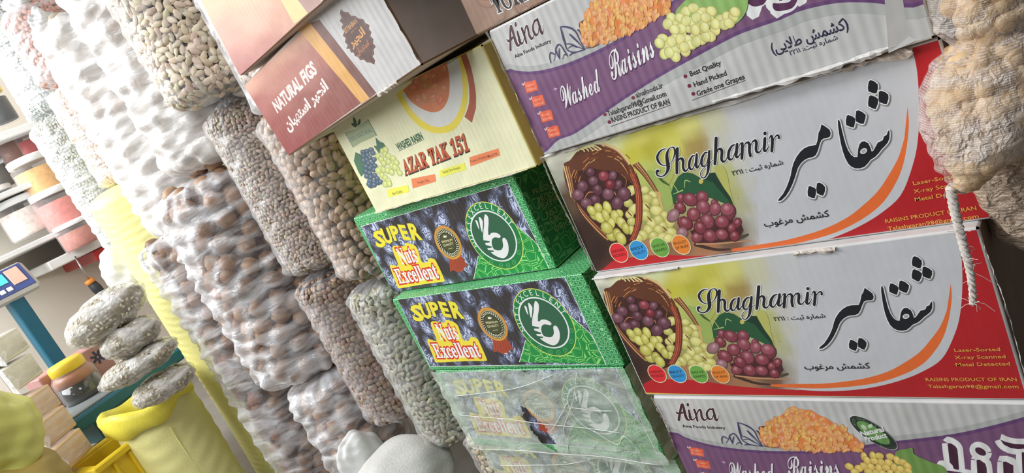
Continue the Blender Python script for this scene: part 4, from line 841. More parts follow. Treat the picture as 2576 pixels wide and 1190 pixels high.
# ---- fig cartons, slightly rolled and turned
uF = np.array([0.9908224, -0.11256555, 0.07483292]); wF = np.array([-0.07827199, -0.02644279, 0.99658129])
br = at_y(1063, 164, 0.535); tmp = Face(br, uF, wF); bl = tmp.loc(725, 391); w_f = -bl[0]; tl = tmp.loc(611, 217)
f_f1 = Face(br - tmp.u * w_f, uF, wF); h_f = float(f_f1.loc(611, 217)[1])
FIGW = board('white_fluted_fig_board', (0.62, 0.61, 0.61, 1), 0.5, 0.35, 0.011)
FIGK = board('grey_brown_fig_side_board', (0.62, 0.52, 0.46, 1), 0.7, 0.2)
fm = [FIGW, FIGK, FIGK, FIGK, FIGK, FIGK, KRAFT]
INK_H = print_mat('printed_fluted_fig_board', 0.3, 0.5, 0.011)
def fig_art(ref, m, root, w, h):
    P = Print(ref, [0.0001], clip=(0.001, w - .001, .001, h - .001), **m); ILL[0] = 1.1; Q = Z(450, 0, 1.983)
    P.paint([(611, 217), (765, 74), (910, 258), (725, 391)], [(620, 215, 226, 170, 150), (700, 130, 224, 168, 142), (760, 75, 220, 164, 134), (650, 260, 176, 102, 94), (740, 180, 186, 122, 112), (800, 130, 178, 116, 106), (690, 330, 158, 78, 74), (780, 260, 152, 82, 76), (860, 190, 152, 92, 84), (730, 385, 150, 62, 62), (810, 320, 148, 74, 70), (900, 255, 148, 84, 76)], 24, 14)
    P.poly(Q, [(320, 425), (600, 150), (912, 515), (545, 775)], (160, 86, 80)) if 0 else None
    P.poly(Q, [(596, 145), (642, 108), (652, 118), (700, 98), (985, 464), (950, 492), (912, 516)], (128, 86, 80))
    P.poly(Q, [(596, 145), (648, 106), (952, 490), (910, 516)], (232, 178, 104))
    P.build('colour_bands', root, INK_H)
    med = [(808, 45), (822, 58), (845, 62), (858, 78), (880, 80), (895, 92), (920, 96), (930, 115), (950, 125), (948, 145), (960, 160), (955, 180), (970, 195), (968, 215), (982, 232), (970, 248), (974, 268), (966, 280), (978, 300), (975, 322), (955, 312), (935, 310), (925, 298), (905, 300), (892, 282), (878, 280), (872, 262), (858, 262), (852, 244), (835, 242), (842, 225), (828, 210), (832, 190), (818, 178), (826, 158), (812, 140), (818, 120), (802, 105), (812, 88), (804, 68)]
    P.poly(Q, med, (96, 68, 64)); P.stroke(Q, [(893 + (x - 893) * .92, 186 + (y - 186) * .94) for x, y in med], (150, 108, 86), n=1, closed=True, w=2)
    P.text(Q, 'ESTAHBAN', (832, 168), (892, 112), 24, (222, 160, 100), .02, ptop=(822, 146)); P.text(Q, 'DRIED FIG', (860, 168), (888, 142), 8, (190, 140, 100))
    P.text(Q, persian('انجیر'), (864, 236), (930, 168), 38, (232, 164, 96), .03); P.text(Q, persian('استهبان'), (892, 276), (952, 222), 28, (200, 120, 84), .02)
    P.build('ornament_badge', root, INK_H)
    P.text(Q, 'NATURAL FIGS', (492, 562), (690, 362), 0, (238, 226, 222), 0.045, ptop=(466, 512)); P.text(Q, persian('انجیر استهبان'), (548, 652), (745, 440), 46, (238, 226, 222), 0.045)
    P.build('lettering', root, INK_H)
fg1 = carton('fig_carton', 'lower fig carton with lettering and yellow stripe, tilted on the pale yellow carton', f_f1, w_f, 0.26, h_f, fm, 'fig cartons', 9)
fig_art(f_f1, {}, fg1, w_f, h_f)
t2 = at_t(601, 192, float(np.linalg.norm(at_y(1063, 164, 0.535) - CAM)) * 1.0); 
u2 = np.array([0.985, -0.17, 0.015]); w2 = np.array([-0.02, -0.02, 1.0])
tf = Face(f_f1.o + f_f1.w * (h_f + .014) + f_f1.u * -0.004 + f_f1.n * .004, u2, w2)
# shift so that its lower left corner falls where the photograph has it
lc = tf.loc(604, 192); f_f2 = Face(tf.o + tf.u * lc[0] + tf.w * lc[1], u2, w2)
fg2 = carton('fig_carton', 'upper fig carton, washed out, cut off at the top above the lettered one', f_f2, w_f, 0.26, h_f, fm, 'fig cartons', 10)
mm = dict(k=1.0, dx=0.0, dz=0.0); P = Print(f_f2, [0.0001], clip=(0.001, w_f - .001, .001, h_f - .001)); ILL[0] = 1.0
P.paint([(484, -40), (700, -200), (800, 10), (604, 192)], [(500, 10, 230, 190, 160), (600, -30, 228, 190, 156), (700, -60, 226, 188, 154), (560, 100, 222, 170, 156), (640, 60, 224, 176, 156), (610, 180, 176, 110, 108), (680, 120, 190, 130, 122), (740, 40, 210, 160, 140), (580, 150, 196, 140, 134)], 16, 10)
P.poly(PX, [(690, -30), (715, -45), (800, 22), (740, 60)], (232, 206, 150)); P.poly(PX, [(715, -45), (735, -60), (815, 12), (800, 22), (775, 34)], (176, 140, 134))
P.build('colour_bands', fg2, INK_H)
# ================================================================ sacks of nuts and seeds
def az_dir(px, py):
    d = ray(px, py); n = np.linalg.norm(d[:2]); return d[:2] / n, d[2] / n
def place(left, top, bot, r, Y, gap=0.0):
    """centre and heights of an upright sack whose left outline runs through photo pixel `left`"""
    d2, _ = az_dir(*left); n = np.array([d2[1], -d2[0]]); s = (Y - r * n[1]) / d2[1]; c = d2 * s + n * r
    z = [CAM[2] + az_dir(*p)[1] * s for p in (top, bot)]
    return np.array([c[0], c[1], z[1]]), z[0] - z[1]
def blob(nu, nv, a, b, c, f=None):
    v = [(0, 0, c)]; 
    for j in range(1, nv):
        t = math.pi * j / nv
        for i in range(nu):
            p = 2 * math.pi * i / nu; v.append((a * math.sin(t) * math.cos(p), b * math.sin(t) * math.sin(p), c * math.cos(t)))
    v.append((0, 0, -c)); n = len(v); fc = []
    for i in range(nu): fc.append((0, 1 + i, 1 + (i + 1) % nu)); fc.append((n - 1, n - 2 - i, n - 2 - (i + 1) % nu))
    for j in range(nv - 2):
        for i in range(nu):
            p, q = 1 + j * nu + i, 1 + j * nu + (i + 1) % nu; fc.append((p, p + nu, q + nu)); fc.append((p, q + nu, q))
    v = np.array(v); col = np.ones(len(v))
    if f: v, col = f(v, col)
    return v, np.array(fc), col
def seed_shape(v, col):
    v = v.copy(); k = (v[:, 0] / abs(v[:, 0]).max()); v[:, 1] *= 1 - .45 * np.clip(k, 0, 1); col = 1 - .25 * (abs(k) > .9) ; return v, col
def pist_shape(v, col):
    v = v.copy(); m = abs(v[:, 0]).max(); k = v[:, 0] / m; slit = (v[:, 0] > m * .2) & (abs(v[:, 1]) < abs(v[:, 1]).max() * .25) & (v[:, 2] > 0)
    v[slit, 2] *= .55; col = np.where(slit, .35, 1.0); col = np.where(k < -.9, .7, col); return v, col
def nut_shape(v, col):
    v = v.copy(); q = 1 + .07 * np.sin(v[:, 0] * 420) * np.sin(v[:, 1] * 380 + 1) + .05 * np.sin(v[:, 2] * 500); v *= q[:, None]; return v, .75 + .3 * (q > 1)
T_MELON = blob(8, 5, .0105, .0056, .0026, seed_shape); T_SMALL = blob(6, 4, .0062, .0042, .0019, seed_shape)
T_BROWN = blob(8, 4, .0072, .0056, .0022, seed_shape); T_PUMP = blob(8, 5, .0098, .0052, .0024, seed_shape)
T_PIST = blob(10, 6, .0108, .0078, .0072, pist_shape); T_NUT = blob(10, 7, .021, .0185, .018, nut_shape)
SEEDM = print_mat('seed_surface', 0.0, 0.5, 1.0, 0.0)
def merged(name, T, pos, mats, cols, mat, parent):
    v, f, vc = T; n = len(pos); V = np.einsum('nij,kj->nki', mats, v) + pos[:, None, :]
    Fc = (f[None] + (np.arange(n) * len(v))[:, None, None]).reshape(-1, 3)
    me = bpy.data.meshes.new(name); me.vertices.add(n * len(v)); me.vertices.foreach_set('co', V.astype(np.float32).ravel())
    me.loops.add(Fc.size); me.loops.foreach_set('vertex_index', Fc.astype(np.int32).ravel())
    me.polygons.add(len(Fc)); me.polygons.foreach_set('loop_start', np.arange(0, Fc.size, 3, dtype=np.int32)); me.polygons.foreach_set('loop_total', np.full(len(Fc), 3, dtype=np.int32))
    me.polygons.foreach_set('use_smooth', np.ones(len(Fc), bool)); me.update(); me.validate()
    ca = me.color_attributes.new('ink', 'FLOAT_COLOR', 'POINT'); C = np.ones((n, len(v), 4), np.float32); C[:, :, :3] = cols[:, None, :] * vc[None, :, None]; ca.data.foreach_set('color', C.ravel())
    o = link(name, me, mat, parent); return o
def frames(nrm, tilt, r):
    """random frames whose z axis is about nrm"""
    n = len(nrm); N = nrm + r.normal(size=(n, 3)) * tilt; N /= np.linalg.norm(N, axis=1)[:, None]
    a = r.normal(size=(n, 3)); a -= N * (a * N).sum(1)[:, None]; a /= np.linalg.norm(a, axis=1)[:, None]
    return np.stack([a, np.cross(N, a), N], 2)
def prof(t, r, h, end=.42):
    """radius at height fraction t of a soft sack"""
    e = min(.45, end * r / h); k = 1.0
    if t < e: k = math.sqrt(max(0, 1 - ((e - t) / e) ** 2.8))
    elif t > 1 - e: k = math.sqrt(max(0, 1 - ((t - 1 + e) / e) ** 2.8))
    return r * (.25 + .75 * k)
CORE = {}
def core_mat(c):
    if c not in CORE: CORE[c] = plain('packed_contents_' + str(len(CORE)), rgb(*c), 0.9, .3, 90)
    return CORE[c]
FILM_S = film('clear_sack_film', 0.05, (0.95, 0.97, 1, 1), 0.14, 0.35, 30, (1, 1, 2.2), 0, 0.42, .07)
FILM_W = film('milky_woven_film', 0.22, (0.95, 0.96, 1, 1), 0.17, 0.35, 22, (1, 1, 3.0), 0, 0.55, .26)
FILM_V = film('overexposed_woven_film', 0.66, (0.93, 0.91, 0.89, 1), 0.24, 0.22, 24, (1, 1, 2.6), 0, 0.3, .26)  # whiter copy of the woven film, overexposure put into its opacity
FILM_L = film('light_haze_sack_film', 0.22, (0.97, 0.98, 1, 1), 0.2, 0.4, 30, (1, 1, 2.2), 0, 0.5, .14)  # clear film with the bright haze of the left side put into it
FILM_H = film('gathered_film', 0.45, (0.95, 0.96, 1, 1), 0.16, 0.9, 60, (1, 1, 1), 0, 0.4)
TO_CAM = {}
def film_mesh(name, r, h, mat, parent, rs, lumps=None, rn=.02, wr=.002, nth=96, nz=90, sag=0.0):
    v = []; f = []; th = np.arange(nth) * 2 * math.pi / nth; ph = rs.uniform(0, 6.28, 8)
    for j in range(nz + 1):
        t = j / nz; R = np.full(nth, prof(t, r, h)); z = t * h
        if lumps is not None: R = R - rn * .3
        R = R + wr * (np.sin(z * 150 + 3 * np.sin(th * 2 + ph[0]) + ph[1]) * np.sin(th * 3 + ph[2]) + .7 * np.sin(z * 260 + 4 * np.sin(th * 3 + ph[3])) * np.sin(th * 2 + z * 9 + ph[4]) + 1.2 * np.sin(th * 3 + z * 7 + ph[5]))
        if lumps is not None:
            da = (th[:, None] - lumps[None, :, 0] + math.pi) % (2 * math.pi) - math.pi
            d2 = (da * r) ** 2 + (z - lumps[None, :, 1]) ** 2; R = R + (np.exp(-d2 / (rn * .8) ** 2) * rn * .5).max(1) * (prof(t, 1, h / r) ** 1)
        ends = max(0, 1 - 8 * min(t, 1 - t)); R = R * (1 + ends * .10 * np.sin(th * 11 + ph[6]) + ends * .06 * np.sin(th * 23 + ph[7]))
        for i in range(nth): v.append((R[i] * math.cos(th[i]), R[i] * math.sin(th[i]), z + sag * math.sin(th[i] * 2)))
    for j in range(nz):
        for i in range(nth): a, b = j * nth + i, j * nth + (i + 1) % nth; f.append((a, b, b + nth, a + nth))
    f.append(tuple(range(nth))[::-1]); f.append(tuple(nz * nth + i for i in range(nth)))
    return mesh(name, v, f, mat, parent, True)
def gathered(name, r, z, parent, rs, up=False, k=.55, hh=.02):
    """pleated tied-off end of a bag"""
    v = []; f = []; n = 64; ph = rs.uniform(0, 6.28, 3)
    for j, (q, dz) in enumerate(((k, 0), (k * .7, .3), (k * .45, .6), (.16, .8), (.08, 1.0), (.14, 1.25), (.24, 1.5))):
        for i in range(n):
            a = 2 * math.pi * i / n; w = 1 + .22 * math.sin(a * 13 + ph[0]) + .12 * math.sin(a * 29 + ph[1] + j)
            v.append((r * q * w * math.cos(a), r * q * w * math.sin(a), z + (1 if up else -1) * dz * hh + .003 * math.sin(a * 9 + j)))
    for j in range(6):
        for i in range(n): a, b = j * n + i, j * n + (i + 1) % n; f.append((a, b, b + n, a + n))
    return mesh(name, v, f, FILM_H, parent, True)
def sack(name, label, cat, left, top, bot, r, Y, T, cname, base, var, core, n_single=0, single_label=None, single_group=None, group=None, fmat=None, rn=None, dens=1.0, wr=.002, seed=0, layers=2, single_cat='nut'):
    c, h = place(left, top, bot, r, Y); rs = np.random.default_rng(seed); root = empty(name, c, 0, label, cat, group)
    rt = r - .003; v, f, vc = T; sz = np.abs(v).max(0); big = rn is not None
    face = math.atan2(-c[1], -c[0]); pos = []; nr = []; lum = []
    step = (sz[0] + sz[1]) * (.98 if big else .88) / math.sqrt(dens)
    for L_ in range(layers):
        dz = step * .9; z = sz[1] * .8
        while z < h - sz[1] * .6:
            R = prof(z / h, rt, h) - sz[2] * (1 + 1.3 * L_) - (.010 if big else 0); R = max(R, .01); nth = max(4, int(2 * math.pi * R / step)); o = rs.uniform(0, 1)
            for i in range(nth):
                a = 2 * math.pi * (i + o + rs.uniform(-.22, .22)) / nth; da = (a - face + math.pi) % (2 * math.pi) - math.pi
                if abs(da) > 2.1: continue
                zz = z + rs.uniform(-.25, .25) * step; pos.append((R * math.cos(a), R * math.sin(a), zz)); sl = (prof(min(1, zz / h + .02), rt, h) - prof(max(0, zz / h - .02), rt, h)) / (.04 * h)
                nn = np.array([math.cos(a), math.sin(a), -max(-4, min(4, sl))]); nr.append(nn / np.linalg.norm(nn)); lum.append((a % (2 * math.pi), zz))
            z += dz
    pos = np.array(pos); nr = np.array(nr); M = frames(nr, .16 if not big else .6, rs); n = len(pos)
    cols = s2l(np.clip(np.array(base)[None] + rs.normal(size=(n, 1)) * var + rs.normal(size=(n, 3)) * var * .25, 5, 250))
    single = np.array([], int)
    if n_single:
        w = pos + c; d = CAM - w; dist = np.linalg.norm(d, axis=1); vis = (nr * d).sum(1) / dist; score = np.where((vis > .05), dist, 99) + (np.arange(n) >= (n // layers)) * 5
        single = np.argsort(score)[:n_single]; single = single[score[single] < 50]
        meshes = []
        for k in range(6):
            me = bpy.data.meshes.new(cname); me.from_pydata([tuple(map(float, p)) for p in v], [], [tuple(int(i) for i in q) for q in f])
            ca = me.color_attributes.new('ink', 'FLOAT_COLOR', 'POINT'); cc = s2l(np.clip(np.array(base) + (k - 2.5) * var * .6, 5, 250)); C = np.ones((len(v), 4), np.float32); C[:, :3] = cc[None] * vc[:, None]; ca.data.foreach_set('color', C.ravel())
            me.polygons.foreach_set('use_smooth', [True] * len(me.polygons)); me.materials.append(SEEDM); meshes.append(me)
        first = bpy.data.objects.new(cname, meshes[0]); tag(first, single_label, single_cat, single_group)
        for q, i in enumerate(single):
            o = first if q == 0 else first.copy(); o.data = meshes[rs.integers(0, 6)]; COL.objects.link(o)
            mm = Matrix([[M[i][a][b] for b in range(3)] for a in range(3)]).to_4x4(); mm.translation = Vector(pos[i] + c); o.matrix_world = mm
    keep = np.ones(n, bool); keep[single] = False
    if keep.any(): merged(cname + '_fill', T, pos[keep], M[keep], cols[keep], SEEDM, root)['kind'] = 'stuff'
    pr = [(max(.001, prof(t, r, h) - (.016 if not big else .034)), .006 + t * (h - .012)) for t in np.linspace(0, 1, 20)]
    MB().lathe([(0.0005, pr[0][1])] + pr + [(0.0005, pr[-1][1])], n=32).build('packed_contents', core_mat(core), root, True)['kind'] = 'stuff'  # core toned darker than the pieces, standing for the shade between them
    film_mesh('plastic_film', r + (.0 if not big else .002), h, fmat or (FILM_W if big else FILM_S), root, rs, np.array(lum)[:n // layers] if big else None, rn or .02, wr)
    return root, c, h, rs
SUN = 'sacks of seeds in the row'
# front column next to the cartons
G_, cG, hG, rs = sack('seed_sack', 'tall clear sack of pale green pumpkin seeds left of the green cartons', 'sack', (960, 920), (870, 740), (1085, 1128), .075, .70, T_PUMP, 'pumpkin_seeds', (172, 168, 148), 12, (120, 118, 96), seed=11, dens=1.15)
gathered('gathered_end', .075, .008, G_, rs, False, .5, .012)
F2_, cF2, hF2, rs = sack('pistachio_sack', 'clear sack of shelled pistachios standing under the lettered fig carton', 'sack', (740, 500), (640, 300), (848, 732), .075, .70, T_PIST, 'pistachio', (180, 152, 128), 12, (120, 92, 70), 300, 'tan pistachio nut showing through the clear sack below the fig carton', 'pistachios in the clear sack', seed=12, wr=.0015, layers=1, dens=1.1)
v = []; mb = MB()
for i in range(90):
    a = rs.uniform(0, 6.28); R = .05 + .02 * rs.uniform(); p0 = Vector((R * math.cos(a), R * math.sin(a), .015 + rs.uniform(-.01, .02))); p1 = p0 * .6; p1.z = -.004; mb.tube([p0, (p0 + p1) * .5 + Vector((0, 0, -.004)), p1], .0009, 4)
mb.build('straw_pleats', plain('straw', rgb(206, 174, 132), .7), F2_)['kind'] = 'stuff'
F1_, cF1, hF1, rs = sack('seed_sack', 'pale lumpy sack squeezed behind the left edge of the fig cartons', 'sack', (560, 130), (420, -150), (655, 305), .075, .70, T_MELON, 'melon_seeds', (216, 204, 190), 10, (150, 130, 110), fmat=FILM_W, seed=13)
# second column
E3_, cE3, hE3, rs = sack('seed_sack', 'clear sack of dark brown melon seeds under the sack of small grey seeds', 'sack', (800, 850), (748, 712), (905, 1100), .078, .695, T_BROWN, 'brown_seeds', (150, 124, 106), 14, (78, 56, 46), seed=14, dens=1.15)
E2_, cE2, hE2, rs = sack('seed_sack', 'clear sack of small grey brown seeds between walnut sack and pistachios', 'sack', (600, 480), (500, 296), (712, 722), .082, .705, T_SMALL, 'small_seeds', (176, 158, 142), 16, (110, 94, 82), seed=15, dens=1.1)
gathered('gathered_end', .082, .006, E2_, rs, False, .6, .01)
E1_, cE1, hE1, rs = sack('seed_sack', 'top clear sack of large cream melon seeds with gathered bottom', 'sack', (350, 150), (200, -120), (442, 300), .092, .665, T_MELON, 'melon_seeds', (224, 208, 184), 14, (130, 104, 80), seed=16, dens=1.1)
gathered('gathered_end', .092, .03, E1_, rs, False, .9, .03)
# walnut columns
wl = 'brown walnut showing through the cloudy film of the walnut sacks'; wg = 'walnuts in the cloudy sacks'; NB, NC = (168, 132, 104), (92, 66, 50)
sack('walnut_sack', 'short cloudy walnut sack at the foot of the row, left of brown seeds', 'sack', (757, 1060), (738, 968), (840, 1260), .095, .665, T_NUT, 'walnut', NB, 14, NC, 60, 'brown walnut seen through the film of the short sack at the foot of the row', 'walnuts in the short sack at the foot of the row', rn=.021, seed=17, layers=1, wr=.0028)
sack('walnut_sack', 'large cloudy walnut sack in the middle of the row, glossy creases', 'sack', (480, 690), (405, 488), (730, 962), .125, .68, T_NUT, 'walnut', NB, 14, NC, 130, 'brown walnut seen through the film of the large sack in the middle of the row', 'walnuts in the large sack in the middle of the row', rn=.021, seed=18, layers=1, wr=.003)
sack('walnut_sack', 'big sunlit walnut sack at the top left, left of the cream melon seeds', 'sack', (300, 250), (60, -170), (410, 485), .12, .72, T_NUT, 'walnut', NB, 14, NC, 90, 'brown walnut seen through the film of the big sunlit sack at the top left', 'walnuts in the big sunlit sack at the top left', rn=.021, seed=19, layers=1, wr=.003, fmat=FILM_V)
sack('walnut_sack', 'narrow lumpy walnut sack pressed between yellow sack and large walnut sack', 'sack', (505, 893), (392, 600), (760, 1270), .085, .64, T_NUT, 'walnut', NB, 14, NC, 20, 'brown walnut seen through the film of the narrow sack beside the tall yellow one', 'walnuts in the narrow sack beside the tall yellow one', rn=.021, seed=20, layers=1, wr=.0028)
sack('walnut_sack', 'overexposed lumpy walnut sack at upper left, right of the peach coloured sack', 'sack', (220, 330), (120, 60), (400, 612), .105, .72, T_NUT, 'walnut', (196, 176, 158), 12, (150, 130, 110), 0, rn=.021, seed=21, layers=1, wr=.0028, fmat=FILM_V)
# peach and grey-white sacks further left
sack('peanut_sack', 'clear sack of peach coloured nuts standing on the tall yellow sack', 'sack', (180, 360), (115, 235), (245, 492), .09, .73, T_SMALL, 'peach_nuts', (232, 196, 168), 10, (206, 160, 130), seed=22, dens=.9, fmat=FILM_L)
sack('peanut_sack', 'small clear sack of pink peanuts at the upper left', 'sack', (55, 160), (30, 30), (118, 232), .085, .72, T_BROWN, 'pink_peanuts', (222, 168, 152), 12, (190, 120, 104), seed=23, dens=.9, fmat=FILM_L)
sack('seed_sack', 'lower pale grey green seed sack at far left, beside the shelf jars', 'sack', (180, 500), (85, 310), (318, 650), .10, .78, T_SMALL, 'grey_green_seeds', (196, 200, 188), 10, (160, 164, 150), seed=24, dens=.8, fmat=FILM_L)
sack('seed_sack', 'upper pale grey seed sack in the top left corner', 'sack', (-2, 190), (-60, -60), (115, 312), .115, .83, T_SMALL, 'grey_green_seeds', (190, 196, 190), 10, (160, 164, 150), seed=25, dens=.8, fmat=FILM_L)
# yellow woven sacks
YEL = plain('yellow_woven_plastic', rgb(238, 234, 160, .95), 0.45, 0.06, 300, 0.3)
YEL_D = plain('deep_yellow_plastic', rgb(250, 226, 84, .95), 0.42, 0.05, 200, 0.25)
def woven(name, left, top, bot, r, Y, label, seed, mat, wr=.003):
    c, h = place(left, top, bot, r, Y); rs = np.random.default_rng(seed); root = empty(name, c, 0, label, 'sack')
    nth, nz = 120, 160; v = []; f = []; th = np.arange(nth) * 2 * math.pi / nth; ph = rs.uniform(0, 6.28, 9)
    for j in range(nz + 1):
        t = j / nz; z = t * h; R = np.full(nth, prof(t, r, h, .35))
        s1 = np.sin(z * 190 + 2.5 * np.sin(th * 2 + ph[0]) + 2 * np.sin(th * 5 + ph[1])); s2 = np.sin(z * 310 + 3 * np.sin(th * 3 + ph[2]))
        R = R + wr * (np.abs(s1) ** .6 * np.sin(th * 4 + z * 12 + ph[3]) * .6 + .4 * s2 * np.sin(th * 3 - z * 9 + ph[4]) + 1.6 * np.sin(th * 2 + z * 4 + ph[5]))
        for i in range(nth): v.append((R[i] * math.cos(th[i]), R[i] * math.sin(th[i]), z))
    for j in range(nz):
        for i in range(nth): a, b = j * nth + i, j * nth + (i + 1) % nth; f.append((a, b, b + nth, a + nth))
    f.append(tuple(range(nth))[::-1]); f.append(tuple(nz * nth + i for i in range(nth)))
    mesh('woven_cloth', v, f, mat, root, True)
    face = math.atan2(-c[1], -c[0]) + .25; mb = MB()
    mb.tube([((prof(t, r, h, .35) + .003) * math.cos(face), (prof(t, r, h, .35) + .003) * math.sin(face), t * h) for t in np.linspace(.12, .9, 30)], .0012, 5)
    mb.build('seam', mat, root, True); return root
woven('yellow_sack', (384, 780), (245, 486), (640, 1262), .12, .72, 'tall pale yellow woven sack in the row, left of the lumpy walnut sacks', 31, YEL, .0024)
# open yellow sack in front
c, h = place((290, 1110), (276, 1066), (500, 1480), .098, .47); h = c[2] + h; c[2] = 0.0
ys = empty('open_yellow_sack', c, 0, 'open pale yellow sack with bright rolled rim, seed packets stacked on it', 'sack'); rs = np.random.default_rng(33); ph = rs.uniform(0, 6.28, 8)
nth, nz = 120, 100; v = []; f = []; R0 = .098
for j in range(nz + 1):
    t = j / nz
    for i in range(nth):
        a = 2 * math.pi * i / nth; R = R0 * (.96 + .05 * math.sin(math.pi * t)) + .0010 * math.sin(t * h * 150 + 3 * math.sin(2 * a + ph[0])) * math.sin(3 * a + ph[1]) + .003 * math.sin(3 * a + 5 * t + ph[2])
        if j == 0: R *= .9
        v.append((R * math.cos(a), R * math.sin(a), t * h + (.006 * math.sin(2 * a + ph[3]) if j == nz else 0)))
for j in range(nz):
    for i in range(nth): a, b = j * nth + i, j * nth + (i + 1) % nth; f.append((a, b, b + nth, a + nth))
mesh('woven_cloth', v, f, YEL, ys, True)
v = []; f = []; K = 9
for i in range(nth):
    a = 2 * math.pi * i / nth; drop = .040 + .012 * math.sin(2 * a + ph[4]) + .006 * math.sin(7 * a + ph[5]); zt = h + .012 + .010 * math.sin(2 * a + ph[6]) + .003 * math.sin(5 * a)
    ins = [(-.020, -.03), (-.016, -.008), (-.009, .003), (0, .006), (.008, .002), (.012, -.008), (.012, -drop * .5), (.010, -drop), (.006, -drop - .001)]
    for dr, dz in ins: R = R0 + dr + .002 * math.sin(9 * a + ph[7] + dz * 80); v.append((R * math.cos(a), R * math.sin(a), zt + dz))
for i in range(nth):
    for k in range(K - 1): p, q = i * K + k, ((i + 1) % nth) * K + k; f.append((p, q, q + 1, p + 1))
mesh('rolled_rim', v, f, YEL_D, ys, True)
MB().lathe([(0.001, h - .02), (.07, h - .03), (.08, h - .04)], n=32).build('seed_fill', core_mat((120, 104, 84)), ys, True)['kind'] = 'stuff'
fa = math.atan2(-c[1], -c[0]) + .1
MB().tube([((R0 + .003) * math.cos(fa), (R0 + .003) * math.sin(fa), z) for z in np.linspace(.05, h - .06, 20)], .0014, 5).build('seam', YEL, ys, True)
c_open, h_open = c.copy(), h
# ================================================================ packets of seeds on the open sack
FILM_P = film('packet_film', 0.10, (0.97, 0.97, 0.97, 1), 0.08, .8, 34, (1, 1, 1.4), 0, 0.45, .32)  # whitish patches in this film are painted glare
def packet(px, py, t, w, d, hgt, yaw, label, seed, tilt=0.0, base=(182, 172, 150), up=0.5):
    p = at_t(px, py, t); rs = np.random.default_rng(seed); root = empty('seed_packet', p, yaw, label, 'packet', 'seed packets piled on the open yellow sack'); root.rotation_euler = (0, tilt, yaw)
    def surf(k, nu=64, nv=24, wr=1.0):
        v = []; f = []; ph = rs.uniform(0, 6.28, 4)
        for j in range(nv + 1):
            b = -math.pi / 2 + math.pi * j / nv
            for i in range(nu):
                a = 2 * math.pi * i / nu; ca, sa = math.cos(a), math.sin(a); q = (abs(ca) ** 3.2 + abs(sa) ** 3.2) ** (-1 / 3.2); cb = abs(math.cos(b)) ** .55; sb = math.copysign(abs(math.sin(b)) ** .9, b)
                x, y, z = q * ca * cb, q * sa * cb, sb; n = 1 + wr * .03 * math.sin(9 * a + ph[0]) + wr * .025 * math.sin(17 * a + 5 * b + ph[1])
                z *= (1 - .25 * abs(x) ** 3) * (1 - .2 * abs(y) ** 3)
                v.append((x * w / 2 * k * n, y * d / 2 * k * n, z * hgt / 2 * k * (1 + wr * .12 * math.sin(7 * x + 6 * y + ph[2]))))
        for j in range(nv):
            for i in range(nu): A, B = j * nu + i, j * nu + (i + 1) % nu; f.append((A, B, B + nu, A + nu))
        return v, f
    v, f = surf(.93, wr=.3); mesh('packed_seeds', v, f, core_mat((156, 148, 130)), root, True)['kind'] = 'stuff'
    V = np.array(v); idx = rs.integers(0, len(V), 520); nr = V[idx] / np.array([w, d, hgt]) ** 2; nr /= np.linalg.norm(nr, axis=1)[:, None] + 1e-9
    cols = s2l(np.clip(np.array(base)[None] + rs.normal(size=(520, 1)) * 26, 20, 240)); merged('seed_fill', T_SMALL, V[idx] * .985, frames(nr, .35, rs), cols, SEEDM, root)['kind'] = 'stuff'
    v, f = surf(1.0); mesh('plastic_film', v, f, FILM_P, root, True)
    return root
packet(412, 968, 1.80, .14, .13, .052, 1.2, 'lowest seed packet, half sunk into the rim of the open yellow sack', 41, .0)
packet(350, 915, 1.80, .175, .13, .050, 1.15, 'second seed packet from the bottom, pointed end sticking out left', 42, -.05)
packet(330, 848, 1.81, .13, .13, .066, 1.2, 'third seed packet from the bottom, bulging under the top packet', 43, .0)
packet(268, 790, 1.83, .185, .15, .085, 1.15, 'uppermost clear seed packet of the pile, widest and whitish', 44, -.22, (206, 198, 180))
FILM_T = plain('white_translucent_bag', (0.80, 0.81, 0.80, 1), .35, .06, 60, .5)
def lump(name, px, py, t, dims, label, cat, mat, seed, amp=.06, yaw=0.0, part='plastic_bag'):
    rs = np.random.default_rng(seed); p = at_t(px, py, t); root = empty(name, p, yaw, label, cat); v = []; f = []; nu, nv = 72, 40; ph = rs.uniform(0, 6.28, 6)
    for j in range(nv + 1):
        b = -math.pi / 2 + math.pi * j / nv
        for i in range(nu):
            a = 2 * math.pi * i / nu; x, y, z = math.cos(a) * math.cos(b), math.sin(a) * math.cos(b), math.sin(b)
            n = 1 + amp * (math.sin(5 * x + 4 * z + ph[0]) + math.sin(6 * y - 5 * z + ph[1]) + .5 * math.sin(14 * x + 9 * z + ph[2]) + .4 * math.sin(19 * z + 6 * y + ph[3]))
            v.append((x * dims[0] * n, y * dims[1] * n, z * dims[2] * n))
    for j in range(nv):
        for i in range(nu): A, B = j * nu + i, j * nu + (i + 1) % nu; f.append((A, B, B + nu, A + nu))
    mesh(part, v, f, mat, root, True); return root
lump('white_bag', 322, 690, 2.02, (.05, .05, .075), 'small white plastic bag behind the seed packets, beside the tall yellow sack', 'bag', FILM_T, 51)
wb = lump('white_sack', 1015, 1210, 1.43, (.10, .10, .075), 'white sack at the bottom edge under the brown and green seed sacks', 'sack', plain('white_woven_sack', (0.78, 0.77, 0.74, 1), .5, .08, 250, .5), 52, .02)
lump('white_bag', 915, 1165, 1.47, (.035, .05, .065), 'knotted corner of a white bag left of the bottom white sack', 'bag', FILM_T, 53, .045)
sack('nut_sack', 'tip of a clear nut sack at the bottom edge beside the film wrapped carton', 'sack', (1190, 1150), (1150, 1115), (1230, 1300), .040, .66, T_PUMP, 'pale_nuts', (206, 190, 160), 12, (150, 130, 100), seed=26)
